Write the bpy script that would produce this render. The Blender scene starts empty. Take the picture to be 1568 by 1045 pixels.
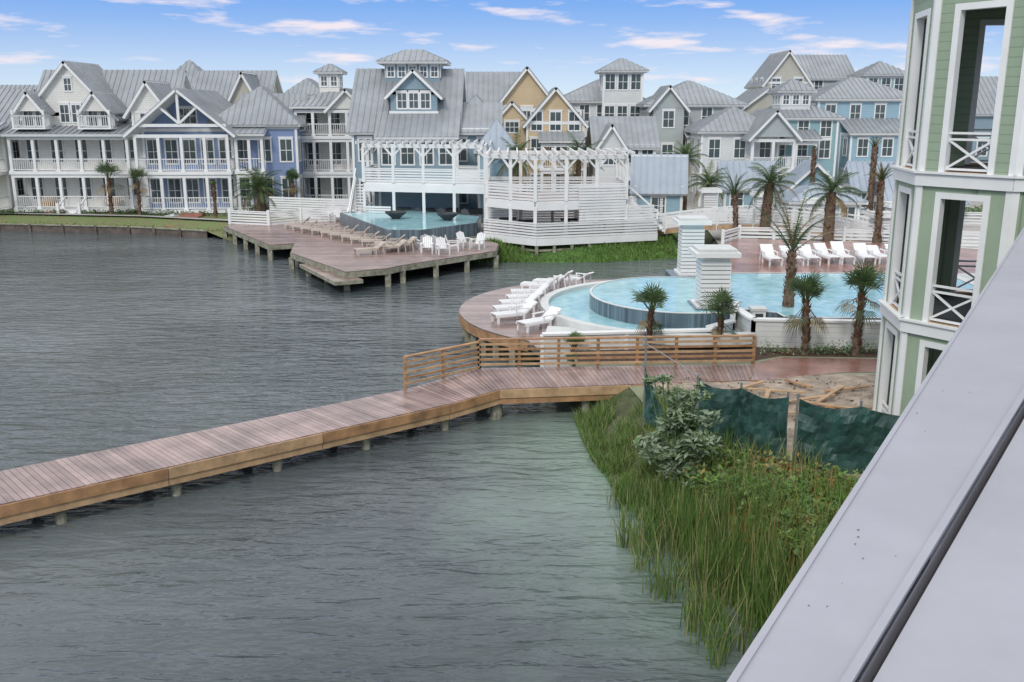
import bpy, math, random
from mathutils import Vector, Matrix, noise
from mathutils.geometry import tessellate_polygon
random.seed(7)
R=random.random
def U(a,b): return a+(b-a)*random.random()
scene=bpy.context.scene
COL=scene.collection
# ------------------------------------------------------------------ materials
MATS={}
def _nodes(name):
    m=bpy.data.materials.new(name); m.use_nodes=True
    nt=m.node_tree; b=nt.nodes['Principled BSDF']
    return m,nt,b
def mat(name,col,rough=.6,var=.12,vs=1.5,kind=None,metal=0.,bump=0.,bs=20.,pitch=.18,spec=.5,col2=None,trans=0.):
    if name in MATS: return MATS[name]
    m,nt,b=_nodes(name); N=nt.nodes; L=nt.links
    tc=N.new('ShaderNodeTexCoord')
    b.inputs['Roughness'].default_value=rough
    b.inputs['Metallic'].default_value=metal
    b.inputs['Specular IOR Level'].default_value=spec
    n=N.new('ShaderNodeTexNoise'); n.inputs['Scale'].default_value=vs; n.inputs['Detail'].default_value=6; n.inputs['Roughness'].default_value=.65
    L.new(tc.outputs['Object'],n.inputs['Vector'])
    cr=N.new('ShaderNodeValToRGB')
    c2=col2 or tuple(c*(1-2*var) for c in col)
    cr.color_ramp.elements[0].position=.3; cr.color_ramp.elements[1].position=.68
    cr.color_ramp.elements[0].color=(*c2,1); cr.color_ramp.elements[1].color=(*[min(1,c*(1+var*.5)) for c in col],1)
    L.new(n.outputs['Fac'],cr.inputs['Fac'])
    out=cr.outputs['Color']; h=None
    if kind in('lap','bb','plank','roofm'):
        sp=N.new('ShaderNodeSeparateXYZ'); L.new(tc.outputs['Object'],sp.inputs[0])
        if kind=='lap': src=sp.outputs['Z']
        elif kind=='bb':
            a=N.new('ShaderNodeMath'); a.operation='ADD'; L.new(sp.outputs['X'],a.inputs[0]); L.new(sp.outputs['Y'],a.inputs[1]); src=a.outputs[0]
        else: src=sp.outputs['Y']
        d=N.new('ShaderNodeMath'); d.operation='DIVIDE'; L.new(src,d.inputs[0]); d.inputs[1].default_value=pitch
        fr=N.new('ShaderNodeMath'); fr.operation='FRACT'; L.new(d.outputs[0],fr.inputs[0])
        r2=N.new('ShaderNodeValToRGB'); e=r2.color_ramp.elements
        e[0].position=0; e[0].color=(.42,.42,.42,1); e[1].position=.14; e[1].color=(1,1,1,1)
        L.new(fr.outputs[0],r2.inputs['Fac'])
        mx=N.new('ShaderNodeMixRGB'); mx.blend_type='MULTIPLY'; mx.inputs[0].default_value=.75
        L.new(out,mx.inputs[1]); L.new(r2.outputs['Color'],mx.inputs[2]); out=mx.outputs[0]
        if kind=='plank':
            fl=N.new('ShaderNodeMath'); fl.operation='FLOOR'; L.new(d.outputs[0],fl.inputs[0])
            wn=N.new('ShaderNodeTexWhiteNoise'); wn.noise_dimensions='1D'; L.new(fl.outputs[0],wn.inputs['W'])
            mr=N.new('ShaderNodeMapRange'); mr.inputs['To Min'].default_value=.7; mr.inputs['To Max'].default_value=1.2
            L.new(wn.outputs['Value'],mr.inputs['Value'])
            m3=N.new('ShaderNodeMixRGB'); m3.blend_type='MULTIPLY'; m3.inputs[0].default_value=1
            L.new(out,m3.inputs[1]); L.new(mr.outputs[0],m3.inputs[2]); out=m3.outputs[0]
        h=fr.outputs[0]
    if kind=='tile':
        br=N.new('ShaderNodeTexBrick'); br.inputs['Scale'].default_value=1/pitch; br.offset=0.; 
        br.inputs['Mortar Size'].default_value=.03; br.inputs['Brick Width'].default_value=1; br.inputs['Row Height'].default_value=1
        br.inputs['Color1'].default_value=(*col,1); br.inputs['Color2'].default_value=(*c2,1); br.inputs['Mortar'].default_value=(*[c*.6 for c in col],1)
        L.new(tc.outputs['Object'],br.inputs['Vector']); out=br.outputs['Color']
    L.new(out,b.inputs['Base Color'])
    if h is not None or bump>0:
        bp=N.new('ShaderNodeBump'); bp.inputs['Strength'].default_value=.5; bp.inputs['Distance'].default_value=.02
        if h is not None: L.new(h,bp.inputs['Height'])
        else:
            n2=N.new('ShaderNodeTexNoise'); n2.inputs['Scale'].default_value=bs; n2.inputs['Detail'].default_value=5
            L.new(tc.outputs['Object'],n2.inputs['Vector']); L.new(n2.outputs['Fac'],bp.inputs['Height']); bp.inputs['Strength'].default_value=bump; bp.inputs['Distance'].default_value=.05
        L.new(bp.outputs[0],b.inputs['Normal'])
    if trans>0:
        tr=N.new('ShaderNodeBsdfTranslucent'); L.new(out,tr.inputs['Color']); ms=N.new('ShaderNodeMixShader'); ms.inputs[0].default_value=trans
        L.new(b.outputs[0],ms.inputs[1]); L.new(tr.outputs[0],ms.inputs[2]); L.new(ms.outputs[0],N['Material Output'].inputs['Surface'])
    MATS[name]=m; return m
TRIM=mat('white_trim',(.78,.785,.775),.5,.05,.8)
WHITE=mat('white_painted_boards',(.74,.75,.74),.55,.06,.7,kind='lap',pitch=.2)
ROOF=mat('standing_seam_metal',(.31,.33,.35),.42,.12,.5,metal=.15)
ROOFL=mat('light_metal_roof',(.35,.40,.46),.42,.08,.5,metal=.15)
GLASS,ntg,bg=_nodes('window_glass'); bg.inputs['Base Color'].default_value=(.06,.085,.095,1); bg.inputs['Roughness'].default_value=.06; bg.inputs['Specular IOR Level'].default_value=.8
DARK=mat('dark_interior',(.05,.055,.06),.8,.2)
CREAM=mat('siding_cream',(.75,.72,.62),.6,.06,.5,kind='lap')
PUREW=mat('siding_white',(.78,.77,.72),.6,.05,.5,kind='lap')
OFFW=mat('siding_offwhite',(.68,.70,.69),.6,.06,.5,kind='lap')
BLUE=mat('siding_periwinkle',(.23,.31,.50),.6,.06,.5,kind='lap')
SLATE=mat('siding_slate_blue',(.25,.35,.41),.6,.06,.5,kind='lap')
TAN=mat('siding_tan',(.62,.48,.30),.6,.06,.5,kind='lap')
BEIGE=mat('siding_beige',(.52,.50,.43),.6,.06,.5,kind='lap')
GRAYW=mat('siding_gray',(.42,.46,.45),.6,.06,.5,kind='lap')
TEAL=mat('siding_teal',(.27,.44,.47),.6,.06,.5,kind='lap')
SKYB=mat('siding_light_blue',(.31,.47,.56),.6,.06,.5,kind='lap')
SAGE=mat('siding_sage',(.31,.39,.28),.6,.06,.8,kind='lap',pitch=.2)
SAGEB=mat('board_batten_sage',(.31,.39,.28),.6,.06,.8,kind='bb',pitch=.42)
DECK=mat('deck_boards_red_brown',(.34,.24,.215),.24,.22,.6,kind='plank',pitch=.15)
DECK2=mat('walkway_boards',(.34,.235,.212),.28,.25,.9,spec=.5)
DECK3=mat('walkway_boards_b',(.28,.19,.17),.28,.25,.9)
DECK4=mat('walkway_boards_c',(.41,.29,.26),.3,.25,.9)
WOOD=mat('raw_lumber',(.42,.235,.115),.6,.25,2.2)
WOODL=mat('pale_lumber',(.52,.34,.19),.6,.22,2.2)
PILE=mat('weathered_piling',(.33,.32,.24),.8,.35,3)
WETB=mat('bulkhead_wood',(.15,.12,.10),.8,.3,2)
POOL,ntp,bpn=_nodes('pool_water')
bpn.inputs['Roughness'].default_value=.06; bpn.inputs['IOR'].default_value=1.33
def addbump(nt,b,sc,st,dist=.03,stretch=(1,1,1),rot=0):
    tc=nt.nodes.new('ShaderNodeTexCoord'); mp=nt.nodes.new('ShaderNodeMapping'); mp.inputs['Scale'].default_value=stretch; mp.inputs['Rotation'].default_value=(0,0,rot)
    n=nt.nodes.new('ShaderNodeTexNoise'); n.inputs['Scale'].default_value=sc; n.inputs['Detail'].default_value=4
    bp=nt.nodes.new('ShaderNodeBump'); bp.inputs['Strength'].default_value=st; bp.inputs['Distance'].default_value=dist
    nt.links.new(tc.outputs['Object'],mp.inputs[0]); nt.links.new(mp.outputs[0],n.inputs[0]); nt.links.new(n.outputs['Fac'],bp.inputs['Height']); nt.links.new(bp.outputs[0],b.inputs['Normal'])
    return n
n=addbump(ntp,bpn,2.2,.4)
cr=ntp.nodes.new('ShaderNodeValToRGB'); cr.color_ramp.elements[0].position=.35; cr.color_ramp.elements[1].position=.65
cr.color_ramp.elements[0].color=(.26,.50,.55,1); cr.color_ramp.elements[1].color=(.40,.63,.67,1)
ntp.links.new(n.outputs['Fac'],cr.inputs[0]); ntp.links.new(cr.outputs[0],bpn.inputs['Base Color'])
TILE=mat('blue_mosaic_tile',(.16,.22,.26),.25,.3,6,kind='tile',pitch=.12)
COPING=mat('pool_coping',(.62,.63,.61),.5,.08,1.2)
PAVER=mat('paver_gray',(.42,.40,.37),.8,.12,.6,kind='tile',pitch=.5)
REDPATH=mat('red_stained_path',(.36,.19,.155),.22,.3,.7)
SAND=mat('sandy_dirt',(.42,.34,.27),.95,.3,1.8,bump=1.,bs=5)
MULCH=mat('mulch',(.12,.07,.05),.95,.4,9,bump=.8,bs=30)
GRASS=mat('lawn_grass',(.12,.19,.055),.9,.3,.9,bump=.8,bs=25,col2=(.19,.16,.085))
GRASSB=mat('bank_grass',(.09,.19,.04),.9,.3,1.2,bump=.9,bs=18,col2=(.06,.11,.03))
BANK=mat('bank_soil',(.10,.11,.05),.95,.3,2,bump=.8,bs=12)
GROUND=mat('ground_mixed',(.30,.28,.22),.95,.2,.08,col2=(.16,.20,.09))
PATHG=mat('concrete_path',(.40,.39,.37),.85,.12,.7)
BRICKR=mat('brick_steps',(.38,.17,.12),.8,.2,2,kind='tile',pitch=.25)
PWHITE=mat('white_lounge_plastic',(.76,.76,.76),.4,.03)
CUSH=mat('tan_sling_fabric',(.50,.43,.37),.7,.1)
METAL=mat('galvanised_pole',(.4,.42,.42),.4,.1,metal=.6)
NET=mat('green_privacy_mesh',(.028,.085,.073),.5,.3,2.5,bump=.5,bs=5)
TRUNK=mat('palm_trunk',(.20,.14,.095),.9,.35,9,bump=.9,bs=18)
BOOT=mat('palm_boots',(.20,.10,.06),.9,.35,9)
T_=.32
G1=mat('frond_green',(.12,.19,.07),.5,.2,2,trans=T_); G2=mat('frond_dark',(.065,.11,.045),.5,.2,2,trans=T_); G3=mat('frond_dry',(.32,.24,.12),.7,.2,2,trans=T_)
R1=mat('reed_green',(.16,.27,.06),.5,.2,2,trans=T_); R2=mat('reed_dark',(.09,.17,.04),.5,.2,2,trans=T_); R3=mat('reed_straw',(.42,.39,.18),.6,.2,2,trans=T_); R4=mat('reed_orange',(.45,.26,.08),.6,.2,2,trans=T_)
B1=mat('leaf_pale',(.36,.45,.30),.5,.15,2,trans=T_); B2=mat('leaf_mid',(.15,.24,.09),.5,.2,2,trans=T_); B3=mat('leaf_bright',(.23,.38,.08),.5,.2,2,trans=T_)
ROOFW=mat('painted_eave_metal',(.36,.36,.40),.42,.06,1.6)
GROOVE=mat('joint_shadow_gap',(.06,.055,.06),.9,.2)
GRIT=mat('dirt_specks',(.16,.12,.09),.9,.3)
# ------------------------------------------------------------------ builders
class Grp:
    def __init__(s,name,loc=(0,0,0),rot=0):
        s.name=name; s.loc=loc; s.rot=math.radians(rot); s.parts={}
    def add(s,part,m,vs,fs):
        p=s.parts.setdefault(part,[[],[],[],[]])
        if m not in p[3]: p[3].append(m)
        k=len(p[0]); i=p[3].index(m)
        p[0].extend(vs); p[1].extend([tuple(a+k for a in f) for f in fs]); p[2].extend([i]*len(fs))
    def hexa(s,part,m,b,t):
        s.add(part,m,b+t,[(0,3,2,1),(4,5,6,7),(0,1,5,4),(1,2,6,5),(2,3,7,6),(3,0,4,7)])
    def box(s,part,m,x0,x1,y0,y1,z0,z1):
        s.hexa(part,m,[(x0,y0,z0),(x1,y0,z0),(x1,y1,z0),(x0,y1,z0)],[(x0,y0,z1),(x1,y0,z1),(x1,y1,z1),(x0,y1,z1)])
    def fbox(s,part,m,F,u0,u1,d0,d1,z0,z1):
        ox,oy,a=F; a=math.radians(a); ca,sa=math.cos(a),math.sin(a)
        q=[(ox+u*ca+d*sa,oy+u*sa-d*ca) for u,d in((u0,d1),(u1,d1),(u1,d0),(u0,d0))]
        s.hexa(part,m,[(x,y,z0) for x,y in q],[(x,y,z1) for x,y in q])
    def beam(s,part,m,p,q,w,h):
        p=Vector(p);q=Vector(q);d=(q-p)
        if d.length<1e-4:return
        d.normalize(); up=Vector((0,0,1))
        sd=d.cross(up)
        if sd.length<1e-3: sd=Vector((1,0,0)); u=Vector((0,1,0))
        else: sd.normalize(); u=sd.cross(d)
        o=[(-w/2,-h/2),(w/2,-h/2),(w/2,h/2),(-w/2,h/2)]
        s.hexa(part,m,[tuple(p+sd*a+u*b) for a,b in o],[tuple(q+sd*a+u*b) for a,b in o])
    def prism(s,part,m,poly,z0,z1,mside=None):
        n=len(poly); tri=tessellate_polygon([[Vector((x,y,0)) for x,y in poly]])
        s.add(part,m,[(x,y,z1) for x,y in poly],[tuple(t) for t in tri])
        s.add(part,mside or m,[(x,y,z0) for x,y in poly]+[(x,y,z1) for x,y in poly],[(i,(i+1)%n,n+(i+1)%n,n+i) for i in range(n)])
    def sheet(s,part,m,poly,z):
        tri=tessellate_polygon([[Vector((x,y,0)) for x,y in poly]])
        s.add(part,m,[(x,y,z) for x,y in poly],[tuple(t) for t in tri])
    def win(s,F,u,z,w=.95,h=1.6,nx=2,ny=2,part='windows'):
        t=.12; x0,x1=u-w/2,u+w/2
        s.fbox(part,TRIM,F,x0-t,x0,0,.06,z-t,z+h+t); s.fbox(part,TRIM,F,x1,x1+t,0,.06,z-t,z+h+t)
        s.fbox(part,TRIM,F,x0,x1,0,.057,z-t,z); s.fbox(part,TRIM,F,x0-.05-t,x1+.05+t,.0,.075,z+h+t+.001,z+h+2*t)
        s.fbox(part,TRIM,F,x0,x1,0,.057,z+h,z+h+t)
        s.fbox(part,GLASS,F,x0,x1,0,.015,z,z+h)
        for i in range(1,nx): a=x0+w*i/nx; s.fbox(part,TRIM,F,a-.025,a+.025,.016,.035,z,z+h)
        for i in range(1,ny): a=z+h*i/ny; s.fbox(part,TRIM,F,x0,x1,.016,.033,a-.025,a+.025)
    def panel(s,pts,m=None,rib=.5,part='roof'):
        m=m or ROOF
        P=[Vector(p) for p in pts]; u=(P[1]-P[0]).normalized(); n=None
        n=u.cross(P[-1]-P[0]).normalized()
        if n.z<0:n=-n
        v=n.cross(u).normalized()
        if v.dot(P[-1]-P[0])<0:v=-v
        k=len(P)
        def ext(mm,a,b):
            s.add(part,mm,[tuple(p+n*a) for p in P]+[tuple(p+n*b) for p in P],[tuple(range(k)),tuple(range(k,2*k))]+[(i,(i+1)%k,k+(i+1)%k,k+i) for i in range(k)])
        ext(TRIM,-.2,0.); ext(m,.002,.04)
        q=[((p-P[0]).dot(u),(p-P[0]).dot(v)) for p in P]
        lo=min(a for a,b in q);hi=max(a for a,b in q); x=lo+rib*.5
        while x<hi:
            ys=[]
            for i in range(k):
                (a,b),(c_,d)=q[i],q[(i+1)%k]
                if (a-x)*(c_-x)<0: ys.append(b+(d-b)*(x-a)/(c_-a))
            if len(ys)>=2 and max(ys)-min(ys)>.1:
                A=P[0]+u*x+v*min(ys)+n*.04; B=P[0]+u*x+v*max(ys)+n*.04; wv=u*.03
                s.add(part,m,[tuple(A-wv),tuple(A+wv),tuple(B+wv),tuple(B-wv),tuple(A-wv+n*.06),tuple(A+wv+n*.06),tuple(B+wv+n*.06),tuple(B-wv+n*.06)],[(4,5,6,7),(0,1,5,4),(1,2,6,5),(3,0,4,7)])
            x+=rib
    def groof(s,x0,x1,y0,y1,ze,zr,ax,wm,m=None,oh=.45,tri=True):
        if ax=='x':
            ym=(y0+y1)/2; sl=(zr-ze)/(ym-y0); zo=ze-sl*oh
            s.panel([(x0-oh,y0-oh,zo),(x1+oh,y0-oh,zo),(x1+oh,ym,zr),(x0-oh,ym,zr)],m)
            s.panel([(x1+oh,y1+oh,zo),(x0-oh,y1+oh,zo),(x0-oh,ym,zr),(x1+oh,ym,zr)],m)
            if tri: s.add('walls',wm,[(x0,y0,ze-.2),(x0,y1,ze-.2),(x0,ym,zr-.25),(x1,y0,ze-.2),(x1,y1,ze-.2),(x1,ym,zr-.25)],[(0,1,2),(3,4,5)])
        else:
            xm=(x0+x1)/2; sl=(zr-ze)/(xm-x0); zo=ze-sl*oh
            s.panel([(x0-oh,y0-oh,zo),(x0-oh,y1+oh,zo),(xm,y1+oh,zr),(xm,y0-oh,zr)],m)
            s.panel([(x1+oh,y0-oh,zo),(x1+oh,y1+oh,zo),(xm,y1+oh,zr),(xm,y0-oh,zr)],m)
            if tri: s.add('walls',wm,[(x0,y0,ze-.2),(x1,y0,ze-.2),(xm,y0,zr-.25),(x0,y1,ze-.2),(x1,y1,ze-.2),(xm,y1,zr-.25)],[(0,1,2),(3,4,5)])
    def hroof(s,x0,x1,y0,y1,ze,zr,m=None,oh=.5):
        x0-=oh;x1+=oh;y0-=oh;y1+=oh; w=x1-x0;d=y1-y0; r=min(w,d)/2
        if w>d: A=(x0+r,(y0+y1)/2,zr);B=(x1-r,(y0+y1)/2,zr)
        else: A=((x0+x1)/2,y0+r,zr);B=((x0+x1)/2,y1-r,zr)
        c=[(x0,y0,ze),(x1,y0,ze),(x1,y1,ze),(x0,y1,ze)]
        if abs(w-d)<.02:
            for i in range(4): s.panel([c[i],c[(i+1)%4],A],m)
        elif w>d:
            s.panel([c[0],c[1],B,A],m); s.panel([c[1],c[2],B],m); s.panel([c[2],c[3],A,B],m); s.panel([c[3],c[0],A],m)
        else:
            s.panel([c[0],c[1],A],m); s.panel([c[1],c[2],B,A],m); s.panel([c[2],c[3],B],m); s.panel([c[3],c[0],A,B],m)
    def shed(s,x0,x1,y0,y1,z0,z1,m=None):
        s.panel([(x0,y0,z0),(x1,y0,z0),(x1,y1,z1),(x0,y1,z1)],m)
    def rail(s,p,q,z,h=1.,style='bal',part='railing',m=None):
        m=m or TRIM; p=Vector((*p,z));q=Vector((*q,z)); up=Vector((0,0,1)); L=(q-p).length; d=(q-p).normalized()
        s.beam(part,m,p+up*h,q+up*h,.1,.07)
        if style=='bal':
            s.beam(part,m,p+up*.12,q+up*.12,.06,.06)
            n=max(2,int(L/.17))
            for i in range(1,n): a=p+d*(L*i/n); s.beam(part,m,a+up*.15,a+up*(h-.035),.04,.04)
        else:
            n=5
            for i in range(n): a=.12+(h-.25)*i/(n-1); s.beam(part,m,p+up*a,q+up*a,.05,.12)
    def porch(s,x0,x1,yf,yb,lv,nc,style='bal',m=None,skirt=True,rails=True):
        m=m or TRIM
        for i,z in enumerate(lv[:-1]):
            s.box('porch',m,x0-.1,x1+.1,yf-.1,yb,z-.28,z-.02)
            s.box('porch',m,x0,x1,yf,yf+.2,lv[i+1]-.55,lv[i+1]-.281)
            for j in range(nc):
                x=x0+.13+(x1-x0-.26)*j/(nc-1)
                s.box('columns',m,x-.12,x+.12,yf,yf+.24,z-.02,lv[i+1]-.551)
                s.box('columns',m,x-.17,x+.17,yf-.05,yf+.29,z-.019,z+.12)
                if j and rails:
                    xp=x0+.13+(x1-x0-.26)*(j-1)/(nc-1)
                    s.rail((xp+.12,yf+.12),(x-.12,yf+.12),z,1.,style)
            if rails:
                s.rail((x0+.1,yf+.24),(x0+.1,yb),z,1.,style); s.rail((x1-.1,yf+.24),(x1-.1,yb),z,1.,style)
    def cupola(s,x0,x1,y0,y1,z0,z1,zp,wm,nw=3,m=None,oh=.45):
        s.box('cupola_walls',wm,x0,x1,y0,y1,z0,z1)
        w=(x1-x0)/nw
        for i in range(nw): s.win((x0,y0,0),w*(i+.5),z1-1.15 if z1-z0>1.4 else z0+.25,w*.55,.8 if z1-z0>1.4 else z1-z0-.55,2,2)
        d=(y1-y0)/nw
        for i in range(nw):
            s.win((x1,y0,90),d*(i+.5),z1-1.15 if z1-z0>1.4 else z0+.25,d*.55,.8 if z1-z0>1.4 else z1-z0-.55,2,2)
            s.win((x0,y1,-90),d*(i+.5),z1-1.15 if z1-z0>1.4 else z0+.25,d*.55,.8 if z1-z0>1.4 else z1-z0-.55,2,2)
        s.hroof(x0,x1,y0,y1,z1+.05,zp,m,oh)
    def corners(s,x0,x1,y0,y1,z0,z1):
        for x,y in((x0,y0),(x1,y0),(x0,y1),(x1,y1)):
            s.box('corner_boards',TRIM,x-.1,x+.1,y-.1,y+.1,z0,z1)
    def body(s,x0,x1,y0,y1,z0,z1,wm,cols=3,scol=3,floors=None,sill=.8,wh=1.6,ww=.95,sides=True):
        s.box('walls',wm,x0,x1,y0,y1,z0,z1); s.corners(x0,x1,y0,y1,z0,z1-.01)
        s.box('trim',TRIM,x0-.04,x1+.04,y0-.04,y1+.04,z1-.3,z1-.02)
        floors=floors if floors is not None else [z0+i*3.3 for i in range(max(1,int((z1-z0)/3.0)))]
        for z in floors:
            for i in range(cols): s.win((x0,y0,0),(x1-x0)*(i+.5)/cols,z+sill,ww,wh)
            if sides:
                for i in range(scol):
                    s.win((x1,y0,90),(y1-y0)*(i+.5)/scol,z+sill,ww,wh); s.win((x0,y1,-90),(y1-y0)*(i+.5)/scol,z+sill,ww,wh)
    def done(s,smooth=False):
        M=Matrix.Translation(s.loc)@Matrix.Rotation(s.rot,4,'Z')
        multi=len(s.parts)>1; par=None
        if multi:
            par=bpy.data.objects.new(s.name,None); par.matrix_world=M; par.empty_display_size=.5; COL.objects.link(par)
        for k,(v,f,mi,ms) in s.parts.items():
            nm=k if multi else s.name
            me=bpy.data.meshes.new(nm); me.from_pydata(v,[],f)
            for m in ms: me.materials.append(m)
            me.polygons.foreach_set('material_index',mi)
            if smooth: me.polygons.foreach_set('use_smooth',[True]*len(f))
            me.update()
            o=bpy.data.objects.new(nm,me); COL.objects.link(o)
            if multi: o.parent=par
            else: o.matrix_world=M
        return par
# ------------------------------------------------------------------ ground, lake
hole=[(-200,80),(-42,80),(-30.5,78),(-22,74.5),(-14,72),(-3,70),(-2.3,64.5),(2,62.5),(6,63),(10.9,65),(12,71),(14.6,71),(13.5,60),(11,54),(8.5,49),(5,47.5),(3,42),(3,35),(2.2,33.4),(2.2,31),(3.6,29.5),(4.2,25),(5.2,20.5),(6.4,17),(7,13.5),(3.5,8),(.5,3),(-3,-3),(-6,-25),(-200,-25)]
outer=[(-2500,-2500),(2500,-2500),(2500,2500),(-2500,2500)]
g=Grp('ground')
tri=tessellate_polygon([[Vector((x,y,0)) for x,y in outer],[Vector((x,y,0)) for x,y in hole]])
pts=outer+hole
g.add('g',GROUND,[(x,y,1.) for x,y in pts],[tuple(t) for t in tri])
n=len(hole)
g.add('g',BANK,[(x,y,1.) for x,y in hole]+[(x,y,-1.5) for x,y in hole],[(i,(i+1)%n,n+(i+1)%n,n+i) for i in range(n)])
g.add('g',BANK,[(-210,-30,-1.5),(25,-30,-1.5),(25,85,-1.5),(-210,85,-1.5)],[(0,1,2,3)])
g.done()
LW,nt,b=_nodes('lake_water'); N=nt.nodes;L=nt.links
b.inputs['Roughness'].default_value=.06; b.inputs['IOR'].default_value=1.333
tc=N.new('ShaderNodeTexCoord')
def tnoise(scale,stretch,rot,detail=3,dis=0.):
    mp=N.new('ShaderNodeMapping'); mp.inputs['Scale'].default_value=stretch; mp.inputs['Rotation'].default_value=(0,0,math.radians(rot))
    q=N.new('ShaderNodeTexNoise'); q.inputs['Scale'].default_value=scale; q.inputs['Detail'].default_value=detail; q.inputs['Distortion'].default_value=dis
    L.new(tc.outputs['Object'],mp.inputs[0]); L.new(mp.outputs[0],q.inputs[0]); return q.outputs['Fac']
def mth(op,a,b_):
    q=N.new('ShaderNodeMath'); q.operation=op
    for i,v in enumerate((a,b_)):
        if isinstance(v,(int,float)): q.inputs[i].default_value=v
        else: L.new(v,q.inputs[i])
    return q.outputs[0]
w1=tnoise(1.25,(.55,2.0,1),26,3,.6); w2=tnoise(3.6,(.8,1.8,1),34,3,.4); w3=tnoise(.35,(1,1.6,1),20,2)
hh=mth('ADD',mth('MULTIPLY',w1,1.25),mth('MULTIPLY',w2,.30))
patch=N.new('ShaderNodeMapRange'); patch.inputs['From Min'].default_value=.35; patch.inputs['From Max'].default_value=.65; patch.inputs['To Min'].default_value=.3; patch.inputs['To Max'].default_value=1.1
L.new(tnoise(.06,(1,1.8,1),10,3),patch.inputs['Value'])
hh=mth('MULTIPLY',hh,patch.outputs[0])
hh=mth('ADD',hh,mth('MULTIPLY',w3,.6))
bp=N.new('ShaderNodeBump'); bp.inputs['Strength'].default_value=.9; bp.inputs['Distance'].default_value=.19
L.new(hh,bp.inputs['Height']); L.new(bp.outputs[0],b.inputs['Normal'])
vd=N.new('ShaderNodeVectorMath'); vd.operation='DISTANCE'
mp=N.new('ShaderNodeMapping'); mp.inputs['Scale'].default_value=(1,.5,1); L.new(tc.outputs['Object'],mp.inputs[0]); L.new(mp.outputs[0],vd.inputs[0]); vd.inputs[1].default_value=(3.6,12.3,0)
mr=N.new('ShaderNodeMapRange'); mr.inputs['From Min'].default_value=.8; mr.inputs['From Max'].default_value=6.0; mr.inputs['To Min'].default_value=1; mr.inputs['To Max'].default_value=0
L.new(mth('ADD',vd.outputs['Value'],mth('MULTIPLY',mth('SUBTRACT',tnoise(.4,(1,1,1),0,4),.5),5)),mr.inputs['Value'])
bv=N.new('ShaderNodeMixRGB'); bv.inputs[1].default_value=(.062,.078,.082,1); bv.inputs[2].default_value=(.115,.135,.14,1)  # broad light and dark patches: facade reflections painted into the water's base colour
br_=N.new('ShaderNodeMapRange'); br_.inputs['From Min'].default_value=.36; br_.inputs['From Max'].default_value=.64; L.new(tnoise(.09,(1,1.5,1),30,4),br_.inputs['Value']); L.new(br_.outputs[0],bv.inputs[0])
mx=N.new('ShaderNodeMixRGB'); mx.inputs[2].default_value=(.19,.26,.215,1); L.new(bv.outputs[0],mx.inputs[1]); L.new(mr.outputs[0],mx.inputs[0]); L.new(mx.outputs[0],b.inputs['Base Color'])
g=Grp('lake_water'); g.add('w',LW,[(-209,-29,0),(24,-29,0),(24,84,0),(-209,84,0)],[(0,1,2,3)]); g.done()
def strip(name,m,A,B):
    g=Grp(name); n=len(A); k=6; vs=[];fs=[]
    for i in range(n):
        for j in range(k+1):
            t=j/k; z=A[i][2]*(1-t)+B[i][2]*t
            vs.append((A[i][0]*(1-t)+B[i][0]*t,A[i][1]*(1-t)+B[i][1]*t,z+(0.12*math.sin(math.pi*t))))
    for i in range(n-1):
        for j in range(k): a=i*(k+1)+j; fs.append((a,a+1,a+k+2,a+k+1))
    g.add('s',m,vs,fs); g.done()
strip('lakeside_lawn',GRASS,[(-90,80.2,1.02),(-42,80.2,1.02),(-30.5,78.2,1.02),(-22,74.7,1.02),(-20,73.7,1.02)],[(-90,77,.5),(-42,77,.5),(-30.5,75,.5),(-23.5,72.4,.5),(-21,70.5,-.1)])
strip('grass_bank',GRASSB,[(-3,70,1.05),(-2.5,64.7,1.05),(2,62.7,1.05),(6,63.2,1.05),(11,65.2,1.05),(12.2,71,1.05)],[(-5,69,-.2),(-3.2,60.3,-.2),(2,59.8,-.2),(6,59.9,-.2),(11.3,61.6,-.2),(13.2,68,-.2)])
strip('reed_bank',BANK,[(2.0,31.1,.9),(3.6,29.6,.97),(4.3,25,.99),(5.3,20.5,.99),(6.5,17,.99),(7.1,13.5,.99),(3.6,8,.99)],[(1.2,30.5,-.3),(2.0,29,-.3),(2.4,25,-.3),(3.2,20.5,-.3),(4.2,17,-.3),(4.8,13.5,-.3),(1.5,9,-.3)])
strip('pool_bank',BANK,[(14.7,71,1.),(13.6,60,1.),(11.1,54,1.),(8.6,49,1.)],[(13.5,71,-.3),(12.5,60.3,-.3),(10,54.6,-.3),(7.6,49.8,-.3)])
g=Grp('timber_bulkhead')
bl=[(-90,77),(-42,77),(-30.5,75),(-23.5,72.4)]
for a,c_ in zip(bl[:-1],bl[1:]):
    g.beam('boards',WETB,(a[0],a[1]-.05,.05),(c_[0],c_[1]-.05,.05),.1,.9); g.beam('cap',PILE,(a[0],a[1]-.02,.55),(c_[0],c_[1]-.02,.55),.35,.08)
    d=Vector(c_)-Vector(a); k=int(d.length/2.4)
    for i in range(k): p=Vector(a)+d*(i/k); g.box('piles',WETB,p.x-.1,p.x+.1,p.y-.26,p.y-.1,-1,.62)
g.done()
g=Grp('lawn'); g.sheet('a',GRASS,[(-90,80.1),(-42,80.1),(-30.5,78.1),(-20,73.6),(-17,75),(-17,80),(-20,84),(-90,84)],1.03); g.done()
g=Grp('shore_path'); g.sheet('a',PATHG,[(-90,79.4),(-42,79.4),(-30.5,77.4),(-21,73.6),(-21,74.4),(-30.5,78.2),(-42,80.2),(-90,80.2)],1.12); g.done()
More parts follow.
